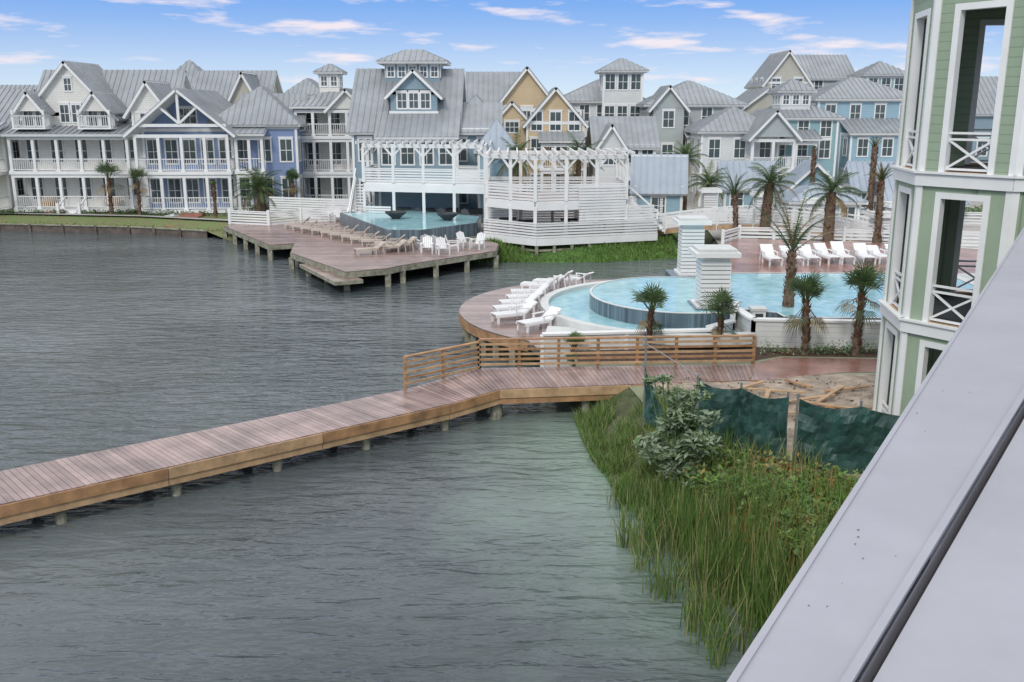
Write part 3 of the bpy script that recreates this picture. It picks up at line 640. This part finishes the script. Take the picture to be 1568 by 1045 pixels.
# ------------------------------------------------------------------ boardwalk
g=Grp('timber_boardwalk')
far=[Vector((-40.2,.7)),Vector((-3.4,28.7)),Vector((-1.1,30.7)),Vector((8.3,31.25))]
near_=[Vector((-38.6,-1.4)),Vector((-1.9,27.2)),Vector((-.4,28.25)),Vector((8.0,29.3))]
HZ=[.9,.9,1.05,1.05]
mm=[DECK2,DECK2,DECK3,DECK4]
for i in range(3):
    a0,a1,b0,b1=far[i],far[i+1],near_[i],near_[i+1]; L_=((a1-a0).length+(b1-b0).length)/2; k=int(L_/.15); h0,h1=HZ[i],HZ[i+1]
    for j in range(k):
        t0=(j+.04)/k;t1=(j+.96)/k
        q=[b0.lerp(b1,t0),b0.lerp(b1,t1),a0.lerp(a1,t1),a0.lerp(a1,t0)]; z=h0+(h1-h0)*t0+U(-.004,.004)
        g.hexa('planks',random.choice(mm),[(*p,z-.04) for p in q],[(*p,z) for p in q])
    for e0,e1 in((a0,a1),(b0,b1)):
        s_=(e1-e0).normalized(); off=Vector((s_.y,-s_.x))*(.04 if e0 is b0 else -.04)
        L2=(e1-e0).length; kk=max(1,int(L2/4.))
        for j in range(kk):
            p=e0.lerp(e1,j/kk)+off;q=e0.lerp(e1,(j+.995)/kk)+off; za=h0+(h1-h0)*j/kk; zb=h0+(h1-h0)*(j+1)/kk
            g.beam('fascia',random.choice([WOOD,WOOD,WOODL]),(*p,za-.16),(*q,zb-.16),.05,.27); g.beam('fascia',random.choice([WOOD,WOODL]),(*(p-off*1.2),za-.4),(*(q-off*1.2),zb-.4),.05,.19)
        k3=max(1,int(L2/2.7))
        for j in range(k3+1):
            p=e0.lerp(e1,j/k3)-off*7; seg=10; r=.13
            g.add('pilings',PILE,[(p.x+r*math.cos(2*math.pi*u/seg),p.y+r*math.sin(2*math.pi*u/seg),z) for z in(-1.4,.6) for u in range(seg)],[(u,(u+1)%seg,seg+(u+1)%seg,seg+u) for u in range(seg)])
g.done()
g=Grp('wooden_railing')
def wrail(a,c_,n,zb=1.,rails=5,h=1.0):
    a=Vector(a);c_=Vector(c_)
    for i in range(n+1):
        p=a.lerp(c_,i/n); g.box('posts',WOOD,p.x-.05,p.x+.05,p.y-.05,p.y+.05,.5,zb+h)
    for j in range(rails):
        z=zb+.16+(h-.3)*j/(rails-1); g.beam('rails',WOOD if j%2 else WOODL,(a.x,a.y-.07,z),(c_.x,c_.y-.07,z),.035,.075)
    g.beam('cap',WOOD,(*a,zb+.02+h),(*c_,zb+.02+h),.17,.045)
wrail((-3.4,28.75),(-1.1,30.75),2,.93); wrail((-1.1,30.75),(8.3,31.3),7,1.02)
g.done()
# ------------------------------------------------------------------ near land surfaces
g=Grp('red_garden_path'); g.sheet('a',REDPATH,[(7.9,29.2),(8.2,31.3),(9.5,32.3),(14,32.),(20,32),(20,30),(14,30.4),(11,30.3)],1.012); g.done()
g=Grp('mulch_bed'); g.sheet('a',MULCH,[(3.2,31.5),(8.4,31.8),(9.6,32.5),(14,32.2),(20,32.2),(20,33.4),(14,33.3),(8.8,33.9),(7.2,33.8),(2.3,33.3),(2.3,31.6)],1.008); g.done()
g=Grp('sandy_ground')
nx,ny=60,60; vs=[];fs=[]
for i in range(nx+1):
    for j in range(ny+1):
        x=4.2+12*i/nx; y=19.5+10.9*j/ny
        e=min(1,(30.4-y)/.8, (x-4.2)/.5); z=1.003+max(0,e)*(.035+.05*noise.noise(Vector((x*1.1,y*1.1,0)))+.03*noise.noise(Vector((x*4,y*4,3)))); vs.append((x,y,z))
def okc(x,y): return (x-6.9)*.6+(y-21.9)>-.6 and not (x>7.9 and y>30.3-.02*(x)) 
for i in range(nx):
    for j in range(ny):
        x=4.2+12*(i+.5)/nx; y=19.5+10.9*(j+.5)/ny
        if okc(x,y) and y<29.2+max(0,(x-8)*.35): q=i*(ny+1)+j; fs.append((q,q+ny+1,q+ny+2,q+1))
g.add('a',SAND,vs,fs); g.done(True)
g=Grp('lumber_scraps')
for x,y,r,l in[(8.6,26.8,20,2.4),(9.2,26.2,-35,1.9),(9.6,27.2,50,2.),(8.9,25.6,5,2.6),(9.9,26.,-10,1.6),(8.1,27.6,-20,1.7),(7.4,28.2,35,1.4),(9.,28.4,-60,1.1),(7.6,26.9,70,1.3),(6.6,26.2,-15,1.2),(10.4,28.,15,1.5)]:
    a=math.radians(r); dx,dy=math.cos(a)*l/2,math.sin(a)*l/2; z=1.1+U(0,.08); g.beam('a',random.choice([WOOD,WOODL,WOODL]),(x-dx,y-dy,z),(x+dx,y+dy,z+.05),.13,.04)
g.done()
g=Grp('ground_debris')
for i in range(500):
    x=U(5,12);y=U(23.5,29.5)
    if (x-6.9)*.6+(y-21.9)<0: continue
    s=U(.015,.06); g.beam('a',random.choice([WETB,PILE,WOODL,MULCH]),(x,y,1.06),(x+U(-2,2)*s,y+U(-2,2)*s,1.07+U(0,.03)),s*.6,s*.5)
g.done()
g=Grp('green_mesh_fence')
segs=[((4.85,23.5),(6.75,21.9)),((6.95,21.75),(9.6,20.6)),((3.75,25.4),(4.25,24.4))]
for si,(a,c_) in enumerate(segs):
    a=Vector(a);c_=Vector(c_); nx=30;ny=10;vs=[];fs=[]; nr=Vector((-(c_-a).y,(c_-a).x)).normalized()
    for i in range(nx+1):
        for j in range(ny+1):
            t=i/nx;s_=j/ny; sag=.16*math.sin(math.pi*((t*2)%1))*(s_)
            w=.10*noise.noise(Vector((t*5+si*9,s_*2.,0)))+.06*noise.noise(Vector((t*14,s_*5+t*6,3)))
            p=a.lerp(c_,t)+nr*w*1.6; vs.append((p.x,p.y,.95+(1.8 if si<2 else 1.7-1.4*t)*s_-sag))
    for i in range(nx):
        for j in range(ny): q=i*(ny+1)+j; fs.append((q,q+ny+1,q+ny+2,q+1))
    g.add('fabric',NET,vs,fs)
    for t in((0,.5,1) if si<2 else (0,)):
        p=a.lerp(c_,t); g.beam('posts',METAL,(p.x,p.y+.12,.7),(p.x,p.y+.12,2.85 if si<2 else 3.4),.05,.05)
g.beam('top_wire',METAL,(3.75,25.43,3.2),(4.85,23.53,2.8),.02,.02)
g.done()
# ------------------------------------------------------------------ sage tower
def tower():
    cx,cy=12.3,22.9; Rr=2.87; a0=148.5
    g=Grp('sage_green_corner_tower',(cx,cy,0))
    V=[(Rr*math.cos(math.radians(a0+45*i)),Rr*math.sin(math.radians(a0+45*i))) for i in range(8)]
    lv=[1.0,4.5,8.0,12.5,15.8]
    for fl in range(4):
        z0,z1=lv[fl],lv[fl+1]; M_=SAGE if fl>=2 else SAGEB
        for i in range(8):
            p=Vector(V[i]);q=Vector(V[(i+1)%8]); L_=(q-p).length; ang=math.degrees(math.atan2((q-p).y,(q-p).x))
            F=(p.x,p.y,ang); ow=.50; u0,u1=L_/2-ow,L_/2+ow; zb,zt=z0+.12,z1-(.85 if fl==2 else .45)
            g.fbox('walls',M_,F,0,u0-.14,-.14,0,z0,z1); g.fbox('walls',M_,F,u1+.14,L_,-.14,0,z0,z1); g.fbox('walls',M_,F,u0-.14,u1+.14,-.14,0,zt+.14,z1)
            g.fbox('trim',TRIM,F,u0-.14,u0,-.16,.035,zb,zt+.14); g.fbox('trim',TRIM,F,u1,u1+.14,-.16,.035,zb,zt+.14); g.fbox('trim',TRIM,F,u0,u1,-.16,.033,zt,zt+.14)
            g.fbox('trim',TRIM,F,-.02,.13,-.0,.045,z0,z1-.03); g.fbox('trim',TRIM,F,L_-.13,L_+.02,-.0,.043,z0,z1-.03)
            g.fbox('belt',TRIM,F,-.03,L_+.03,0,.10,z0-.18,z0+.1); g.fbox('belt',TRIM,F,-.06,L_+.06,0,.16,z0+.101,z0+.15)
            g.fbox('sill',WOODL,F,u0,u1,-.14,.02,z0+.1,z0+.16)
            def W(u,z,d=-.07):
                a=math.radians(ang); return (p.x+u*math.cos(a)+d*math.sin(a),p.y+u*math.sin(a)-d*math.cos(a),z)
            for zz in(.22,.88,1.02): g.beam('x_railing',TRIM,W(u0,z0+zz),W(u1,z0+zz),.06,.05)
            g.beam('x_railing',TRIM,W(u0,z0+.24),W(u1,z0+.86),.05,.05); g.beam('x_railing',TRIM,W(u0,z0+.86),W(u1,z0+.24),.046,.046)
        sc=.95
        g.prism('floors',DARK if fl else PATHG,[(x*sc,y*sc) for x,y in V],z0-.12,z0+.08)
        g.box('core',GRAYW,.3,1.3,.2,1.5,z0,z1)
    for i in range(8):
        p=V[i];q=V[(i+1)%8]; k=1.18; g.panel([(p[0]*k,p[1]*k,15.8),(q[0]*k,q[1]*k,15.8),(0,0,18.)])
    g.box('wing_walls',SAGEB,2.2,10,-1.2,5,1.0,15.4)
    g.done()
tower()
# ------------------------------------------------------------------ near building + eave
g=Grp('near_building_with_eave')
Al=lambda y: .48+(y-1.8)*.607
Bl=lambda y: .74+(y-1.8)*.708
ya,yb=.4,17.8
A0=(Al(ya),ya);A1=(Al(yb),yb);Bp0=(Bl(ya),ya);Bp1=(Bl(yb),yb)
nrm=(Vector(A1)-Vector(A0)).normalized(); rt=Vector((nrm.y,-nrm.x))
def off(p,d): return (p[0]+rt.x*d,p[1]+rt.y*d)
g.hexa('outer_fascia_panel',ROOFW,[(*A0,8.04),(*Bp0,8.04),(*Bp1,8.04),(*A1,8.04)],[(*A0,8.3),(*Bp0,8.3),(*Bp1,8.3),(*A1,8.3)])
e0,e1=off(A0,.006),off(A1,.006)
g.hexa('drip_edge',ROOFW,[(*off(A0,-.012),8.0),(*e0,8.0),(*e1,8.0),(*off(A1,-.012),8.0)],[(*off(A0,-.012),8.306),(*e0,8.306),(*e1,8.306),(*off(A1,-.012),8.306)])
p1,q1=off(Bp0,.02),off(Bp1,.07)
b0_,b1_=off(Bp0,.002),off(Bp1,.002)
l0,l1=off(Bp0,-.02),off(Bp1,-.045)
g.hexa('joint_lip',ROOFW,[(*l0,8.28),(*Bp0,8.28),(*Bp1,8.28),(*l1,8.28)],[(*l0,8.312),(*Bp0,8.312),(*Bp1,8.312),(*l1,8.312)])
g.hexa('joint',GROOVE,[(*b0_,8.0),(*p1,8.0),(*q1,8.0),(*b1_,8.0)],[(*b0_,8.22),(*p1,8.22),(*q1,8.22),(*b1_,8.22)])
p1,q1=off(Bp0,.023),off(Bp1,.073); p2,q2=off(p1,4),off(q1,4)
g.hexa('inner_roof_panel',ROOFW,[(*p1,8.0),(*p2,8.0),(*q2,8.0),(*q1,8.0)],[(*p1,8.285),(*p2,8.36),(*q2,8.36),(*q1,8.285)])
for i in range(26):
    y=U(1.6,9); x=U(Al(y)+.03,Bl(y)-.05); r=U(.001,.0035)
    g.add('specks',GRIT,[(x-r,y-r,8.302),(x+r,y-r*.6,8.302),(x+r*.7,y+r,8.303),(x-r,y+r*.8,8.302)],[(0,1,2,3)])
w=[off(A0,.6),off(A0,9),off(A1,9),off(A1,.6)]
g.prism('walls',SAGE,w,.9,8.0)
g.done()
# ------------------------------------------------------------------ vegetation
def frond_feather(g,base,az,e0,Ln,bend,nl,lw,lv,mats,sway=0):
    p=Vector(base); st=10; pts=[p.copy()]; dirs=[]
    for i in range(st):
        e=e0-bend*((i+.5)/st)**1.3; a=az+sway*i/st
        d=Vector((math.cos(e)*math.cos(a),math.cos(e)*math.sin(a),math.sin(e))); dirs.append(d); p=p+d*(Ln/st); pts.append(p.copy())
    m=random.choice(mats)
    for i in range(st): g.beam('fronds',m,pts[i],pts[i+1],.035*(1-i/st)+.01,.03*(1-i/st)+.01)
    vs=[];fs=[]
    for k in range(nl):
        t=.15+.85*k/nl; i=min(st-1,int(t*st)); q=pts[i].lerp(pts[i+1],t*st-i); d=dirs[i]
        sd=d.cross(Vector((0,0,1))); 
        if sd.length<.05: sd=Vector((math.sin(az),-math.cos(az),0))
        sd.normalize(); ll=lv*(math.sin(math.pi*(.12+.85*t))**.7)
        for sg in(-1,1):
            dr=(sd*sg*.8+d*.6+Vector((0,0,-.25-.3*R()))+Vector((U(-.15,.15),U(-.15,.15),U(-.1,.1)))).normalized()
            tip=q+dr*ll; wd=d*lw; n0=len(vs); vs+= [tuple(q-wd),tuple(q+wd),tuple(q+dr*ll*.6+wd*.7),tuple(tip)]; fs.append((n0,n0+1,n0+2,n0+3))
    g.add('fronds',m,vs,fs)
def frond_fan(g,base,az,e0,Ln,rad,mats):
    d=Vector((math.cos(e0)*math.cos(az),math.cos(e0)*math.sin(az),math.sin(e0))); b=Vector(base)+d*Ln; m=random.choice(mats)
    g.beam('fronds',m,base,b,.025,.02)
    sd=d.cross(Vector((0,0,1)))
    if sd.length<.05: sd=Vector((1,0,0))
    sd.normalize(); vs=[];fs=[]
    for k in range(15):
        a=math.radians(-80+160*k/14); dr=(d*math.cos(a)+sd*math.sin(a)).normalized(); L_=rad*(1-.25*abs(a)/1.8)*U(.85,1.1)
        m1=b+dr*L_*.6; tip=b+dr*L_+Vector((0,0,-.22*L_*U(.4,1.4))); w=d.cross(sd).cross(dr).normalized()*.022
        n0=len(vs); vs+=[tuple(b),tuple(m1-w),tuple(tip),tuple(m1+w)]; fs.append((n0,n0+1,n0+2,n0+3))
    g.add('fronds',m,vs,fs)
def trunk(g,h,r0,r1,lx,ly,m=TRUNK,boots=0,bulge=0):
    k=10;st=12;vs=[];fs=[]
    for i in range(st+1):
        t=i/st; r=r0+(r1-r0)*t+bulge*math.exp(-((t-.1)/.12)**2)
        for j in range(k): a=2*math.pi*j/k; rr=r*(1+U(-.08,.08)); vs.append((lx*t*t+rr*math.cos(a),ly*t*t+rr*math.sin(a),h*t))
    for i in range(st):
        for j in range(k): fs.append((i*k+j,i*k+(j+1)%k,(i+1)*k+(j+1)%k,(i+1)*k+j))
    g.add('trunk',m,vs,fs)
    for b_ in range(boots):
        t=U(.02,1)**.8; a=U(0,6.28); r=(r0+(r1-r0)*t)+bulge*math.exp(-((t-.1)/.12)**2); c=Vector((lx*t*t,ly*t*t,h*t)); o=Vector((math.cos(a),math.sin(a),0))
        sd=Vector((-o.y,o.x,0))*.05
        g.add('trunk',BOOT,[tuple(c+o*r*.9-sd),tuple(c+o*r*.9+sd),tuple(c+o*(r+.09)+sd*.6+Vector((0,0,.17))),tuple(c+o*(r+.09)-sd*.6+Vector((0,0,.17)))],[(0,1,2,3)])
def palm(x,y,z,h,kind='date',L_=2.,n=26,r=.2,name='palm_tree'):
    g=Grp(name,(x,y,z),U(0,360)); lx,ly=U(-.2,.2),U(-.2,.2)
    if kind=='date':
        trunk(g,h,r*1.15,r*.95,lx,ly,boots=int(60*h/2))
        for i in range(n):
            e=math.radians(88-110*(i/n)**.9+U(-12,12)); frond_feather(g,(lx,ly,h-.1),2.4*i+U(-.3,.3),e,L_*U(.75,1.1),math.radians(75)*U(.6,1.3),30,.022,L_*.22,[G1,G1,G2] if i<n*.75 else [G3,G2])
    elif kind=='tied':
        trunk(g,h,r,r*.95,lx,ly,boots=int(80*h/2),bulge=.08)
        for i in range(n):
            e=math.radians(88-40*(i/n)+U(-5,5)); frond_feather(g,(lx,ly,h-.1),2.4*i,e,L_*U(.7,1.15),math.radians(50)*U(.4,1.5),26,.016,L_*.10,[G1,G2,G2,G3])
    elif kind=='fan':
        trunk(g,h,r,r*.8,lx*.5,ly*.5,boots=int(45*h))
        for i in range(n):
            t=i/n; e=math.radians(88-60*t+U(-10,10)) if t<.78 else math.radians(U(-70,-20))
            frond_fan(g,(lx*.5,ly*.5,h-.05),2.4*i+U(-.4,.4),e,U(.25,.55)*L_,U(.42,.66)*L_,[G1,G1,G2] if t<.78 else [G3,G3,G2])
    g.done()
palm(-33.5,79.,1,3.0,'fan',1.9,26,.17); palm(-30.9,78.4,1,2.9,'fan',1.5,22,.15); palm(-20.9,79.3,1,2.2,'date',2.6,44,.3)
palm(-18.6,80.5,1,2.6,'fan',1.4,22,.15); palm(-43.9,78.6,1,2.2,'fan',1.6,22,.16)
palm(-24.3,77.4,1,2.6,'fan',.5,6,.12)
palm(14.0,58.8,1.5,2.9,'tied',1.9,14,.15); palm(16.2,60.3,1.5,3.6,'date',2.3,26,.3); palm(19.0,56.4,1.5,3.3,'date',2.2,24,.3); palm(21.8,56.0,1.5,4.0,'tied',1.4,18,.2)
palm(10.9,36.4,1.9,2.3,'tied',2.5,14,.17); palm(10.5,32.7,1,1.9,'fan',1.3,28,.12); palm(12.3,32.6,1,2.2,'fan',1.4,30,.14)
palm(4.9,32.9,1,1.55,'fan',1.25,22,.07); palm(7.55,33.4,1,1.2,'fan',1.3,22,.08); palm(2.2,32.5,1,.3,'fan',.7,12,.06)
palm(.2,74.5,1,4.9,'date',2.4,30,.22); palm(5.2,75,1,5.0,'date',2.4,30,.22); palm(13.8,76,1,4.9,'date',2.0,28,.22); palm(15,72,1,3.2,'date',2.,28,.22)
palm(24,76,1.,5.6,'fan',.4,6,.2); palm(26.5,70,1.,6.0,'tied',1.0,10,.22)
def blades(g,part,x,y,z,h,mats,w=.012,lean=.25):
    az=U(0,6.28); l=U(0,lean)*h; dx,dy=math.cos(az)*l,math.sin(az)*l; a2=U(0,3.14); wx,wy=math.cos(a2)*w,math.sin(a2)*w
    g.add(part,random.choice(mats),[(x-wx,y-wy,z),(x+wx,y+wy,z),(x+dx*.25+wx*.9,y+dy*.25+wy*.9,z+h*.5),(x+dx*.25-wx*.9,y+dy*.25-wy*.9,z+h*.5),(x+dx,y+dy,z+h)],[(0,1,2,3),(3,2,4)])
shore=[(2.2,29.3),(2.5,25.),(3.3,20.5),(4.3,17),(5.0,14)]
def sh(y):
    for (x0,y0),(x1,y1) in zip(shore[:-1],shore[1:]):
        if y1<=y<=y0: return x0+(x1-x0)*(y0-y)/(y0-y1)
    return shore[-1][0]
g=Grp('reed_bed')
for i in range(7600):
    y=U(14.0,22.5); c=noise.noise(Vector((y*.9,0,0)))
    o=random.gauss(.7,.55)+c*.6
    if o<-.8 or o>2.0: continue
    if noise.noise(Vector((y*1.5,o*1.5,5)))<-.08: continue
    x=sh(y)+o; z=max(-.1,min(.95,(o/1.9)-.2)); hf=1. if y<18.5 else max(.5,1-(y-18.5)*.16)
    blades(g,'a',x,y,z,U(.7,1.9)*hf*(1+.5*noise.noise(Vector((x,y,4)))),[R1,R1,R1,R2,R2,R3],.012,.32)
for c_ in range(30):
    yc=U(14.6,19.8); oc_=-U(.0,1.25); n_=int(U(12,45)); rr=U(.08,.25); hm=U(.8,1.6)
    for k in range(n_):
        blades(g,'a',sh(yc)+oc_+random.gauss(0,rr),yc+random.gauss(0,rr),-.1,hm*U(.5,1.1),[R1,R1,R2,R3],.010,.5)
for i in range(650):
    y=U(14.0,19.5); o=U(.4,2.4); blades(g,'a',sh(y)+o,y,.3,U(.8,1.6),[R4,R4,R3],.012,.3)
g.done()
g=Grp('tall_shore_grass')
for i in range(16000):
    y=U(21.5,28.4); o=U(-.3,2.7)
    if noise.noise(Vector((y*1.1,o*1.1,15)))<-.3: continue
    if o>1.9 and R()<.6: continue
    x=sh(y)+o; z=max(-.1,min(.98,(o/1.9)-.2))
    if y>27.6 and o>1.4: continue
    blades(g,'a',x,y,z,U(.3,.85)*(.75+.7*noise.noise(Vector((x*1.3,y*1.3,0)))),[R1,R1,R2,B2,B3,B2,R3],.013,.7)
g.done()
def leaves(g,part,c,r,n,mats,ls,flat=.7):
    for i in range(n):
        v=Vector((random.gauss(0,1),random.gauss(0,1),random.gauss(0,1))).normalized()*(R()**.45); p=Vector(c)+Vector((v.x*r,v.y*r,v.z*r*flat))
        a=Vector((U(-1,1),U(-1,1),U(-.6,.6))).normalized(); b_=a.cross(Vector((U(-.5,.5),U(-.5,.5),1))).normalized(); s=ls*U(.6,1.2)
        g.add(part,random.choice(mats),[tuple(p-a*s),tuple(p+b_*s*.42),tuple(p+a*s),tuple(p-b_*s*.42)],[(0,1,2,3)])
g=Grp('broadleaf_shrub',(4.0,21.6,.7))
for i in range(46):
    az=U(0,6.28); hz=U(.1,2.2); rr=U(0,1.0)*(1.05-.25*hz/2.2); c=(math.cos(az)*rr,math.sin(az)*rr,hz)
    g.beam('stems',B2,(c[0]*.2,c[1]*.2,0),c,.03,.03); leaves(g,'leaves',c,U(.2,.36),75,[B1,B1,B1,B2],.12)
for i in range(10):
    az=U(0,6.28); rr=U(.1,.8); c=(math.cos(az)*rr,math.sin(az)*rr,U(2.1,2.85)); g.beam('stems',B2,(c[0]*.5,c[1]*.5,1.),c,.02,.02); leaves(g,'leaves',c,.15,30,[B1,B2],.10)
g.done()
g=Grp('wild_groundcover')
for i in range(640):
    y=U(15.0,24.2); o=U(1.2,5.6); x=sh(y)+o
    if x>9.6 or (y>22.2 and x>4.8): continue
    if (x-6.9)*.6+ (y-21.9)>-.75 and x>4.6: continue
    hz=.2+.6*max(0,noise.noise(Vector((x*.6,y*.6,2)))+.3)
    ms=[B2,B3,B3,R1] if noise.noise(Vector((x*.5,y*.5,7)))<.06 else [R4,B3,R3,B2]
    leaves(g,'a',(x,y,.95+hz*.6),U(.22,.5),70,ms,.075,.8)
g.done()
g=Grp('groundcover_grass')
for i in range(6000):
    y=U(14.5,24.5); o=U(.8,6); x=sh(y)+o
    if x>9.8 or ((x-6.9)*.6+(y-21.9)>-.5 and x>4.6): continue
    if noise.noise(Vector((x*.8,y*.8,21)))<.0: continue
    blades(g,'a',x,y,min(.98,o/1.9-.2),U(.3,1.1),[R1,R1,R2,R3,R4,B3],.012,.5)
g.done()
g=Grp('shrub_bed')
for i in range(30):
    x=U(8.9,14.5); y=U(32.6,33.1); leaves(g,'a',(x,y,1.15),U(.12,.42),50,[B2,B1,R4 if R()<.15 else B2],.07,1.2)
g.done()
g=Grp('bank_grass_tufts')
for i in range(9000):
    t=R(); x=-3+14.*t; yb=60.2+ (0 if x<6 else (x-6)*.35); s_=R(); y=yb+2.8*s_; z=-.15+1.15*s_
    if x>11: continue
    blades(g,'a',x,y,z,U(.15,.45),[R1,R1,R2,B3],.03,.6)
for i in range(5000):
    x=U(-48,-21.5); y=U(0,3.2); yb=77 if x<-42 else (77-(x+42)*.174 if x<-30.5 else 75-(x+30.5)*.371)
    blades(g,'a',x,yb+y,.5+.16*y,U(.05,.16),[R1,R2,R3],.04,.6)
g.done()
g=Grp('foundation_shrubs')
for i in range(150):
    x=U(-54,-19); y=U(79.4,80.2) if x<-31 else U(78.2,79.0); leaves(g,'a',(x,y,1.25),U(.25,.5),40,[B2,G1,G2],.1)
for i in range(120):
    x=U(12,46); y=U(72,76)+ (0 if x<30 else 3); leaves(g,'a',(x,y,1.6),U(.4,.9),60,[B2,G1,G2,B3],.14)
for i in range(60):
    x=U(-22,-17); y=U(80,86); leaves(g,'a',(x,y,1.5),U(.4,.8),60,[B2,G1,B3],.14)
g.done()
g=Grp('distant_trees')
for i in range(110):
    a=U(-90,90); leaves(g,'a',(a,U(125,150),U(1,4)),U(2,3.2),110,[B2,G1,G2],.5)
g.done()
g=Grp('terrace_bin',(9.45,35.4,1.33)); g.box('body',TRIM,-.25,.25,-.25,.25,0,.75); g.box('lid',COPING,-.3,.3,-.3,.3,.75,.85); g.box('slot',DARK,-.15,.15,-.26,-.251,.5,.65); g.done()
# ------------------------------------------------------------------ sky, sun, camera
wd=bpy.data.worlds.new('World'); scene.world=wd; wd.use_nodes=True; nt=wd.node_tree; N=nt.nodes; L=nt.links
bgd=N['Background']; bgd.inputs['Strength'].default_value=.15
EL,RO=math.radians(40),math.radians(200)
tc=N.new('ShaderNodeTexCoord'); sp=N.new('ShaderNodeSeparateXYZ'); L.new(tc.outputs['Generated'],sp.inputs[0])
zz=mth('MULTIPLY',mth('MAXIMUM',sp.outputs['Z'],0.0),3.0)
cb=N.new('ShaderNodeCombineXYZ'); L.new(sp.outputs['X'],cb.inputs[0]); L.new(sp.outputs['Y'],cb.inputs[1]); L.new(mth('ADD',zz,.06),cb.inputs[2])
nm=N.new('ShaderNodeVectorMath'); nm.operation='NORMALIZE'; L.new(cb.outputs[0],nm.inputs[0])
sk=N.new('ShaderNodeTexSky'); sk.sky_type='NISHITA'; sk.sun_disc=False; sk.sun_elevation=EL; sk.sun_rotation=RO; sk.air_density=1.0; sk.dust_density=.6
L.new(nm.outputs[0],sk.inputs['Vector'])
hz=N.new('ShaderNodeMapRange'); hz.inputs['From Min'].default_value=.0; hz.inputs['From Max'].default_value=.125; hz.interpolation_type='SMOOTHSTEP'; L.new(sp.outputs['Z'],hz.inputs['Value'])
grad=N.new('ShaderNodeMixRGB'); grad.inputs[1].default_value=(4.6,5.4,6.1,1); grad.inputs[2].default_value=(1.2,2.8,6.2,1); L.new(hz.outputs[0],grad.inputs[0])
m0=N.new('ShaderNodeMixRGB'); m0.inputs[0].default_value=.85; L.new(sk.outputs[0],m0.inputs[1]); L.new(grad.outputs[0],m0.inputs[2])
mp=N.new('ShaderNodeMapping'); mp.inputs['Scale'].default_value=(1,1,6.5); mp.inputs['Location'].default_value=(.35,.9,.1); L.new(tc.outputs['Generated'],mp.inputs[0])
cn=N.new('ShaderNodeTexNoise'); cn.inputs['Scale'].default_value=9; cn.inputs['Detail'].default_value=8; cn.inputs['Roughness'].default_value=.55; L.new(mp.outputs[0],cn.inputs[0])
cm=N.new('ShaderNodeMapRange'); cm.inputs['From Min'].default_value=.535; cm.inputs['From Max'].default_value=.66; cm.inputs['To Max'].default_value=.92; L.new(cn.outputs['Fac'],cm.inputs['Value'])
m1=N.new('ShaderNodeMixRGB'); m1.inputs[2].default_value=(6.3,5.7,6.0,1); L.new(cm.outputs[0],m1.inputs[0]); L.new(m0.outputs[0],m1.inputs[1])
oc=N.new('ShaderNodeMapRange'); oc.inputs['From Min'].default_value=.13; oc.inputs['From Max'].default_value=.36; oc.inputs['To Max'].default_value=.93; oc.interpolation_type='SMOOTHSTEP'; L.new(sp.outputs['Z'],oc.inputs['Value'])
on=N.new('ShaderNodeTexNoise'); on.inputs['Scale'].default_value=3; on.inputs['Detail'].default_value=5; L.new(tc.outputs['Generated'],on.inputs[0])
ocr=N.new('ShaderNodeValToRGB'); ocr.color_ramp.elements[0].position=.35; ocr.color_ramp.elements[0].color=(.62,.65,.70,1); ocr.color_ramp.elements[1].position=.65; ocr.color_ramp.elements[1].color=(1.0,1.0,1.0,1); L.new(on.outputs['Fac'],ocr.inputs[0])
sc=N.new('ShaderNodeMixRGB'); sc.blend_type='MULTIPLY'; sc.inputs[0].default_value=1; sc.inputs[2].default_value=(9.6,9.6,9.6,1); L.new(ocr.outputs[0],sc.inputs[1])
m2=N.new('ShaderNodeMixRGB'); L.new(oc.outputs[0],m2.inputs[0]); L.new(m1.outputs[0],m2.inputs[1]); L.new(sc.outputs[0],m2.inputs[2])
L.new(m2.outputs[0],bgd.inputs['Color'])
sl=bpy.data.lights.new('sun','SUN'); sl.energy=1.5; sl.angle=math.radians(11); sl.color=(1,.96,.9)
so=bpy.data.objects.new('sun',sl); COL.objects.link(so)
dv=Vector((math.sin(RO)*math.cos(EL),math.cos(RO)*math.cos(EL),math.sin(EL))); so.rotation_euler=dv.to_track_quat('Z','Y').to_euler(); so.location=dv*50
cam=bpy.data.cameras.new('camera'); cam.sensor_width=36; cam.lens=36*1440/1568; cam.clip_start=.05; cam.clip_end=6000
co=bpy.data.objects.new('camera',cam); COL.objects.link(co); co.location=(0,0,9.5); co.rotation_euler=(math.pi/2-math.atan(352/1440),0,0); scene.camera=co
scene.view_settings.view_transform='Standard'; scene.view_settings.look='None'; scene.view_settings.exposure=0
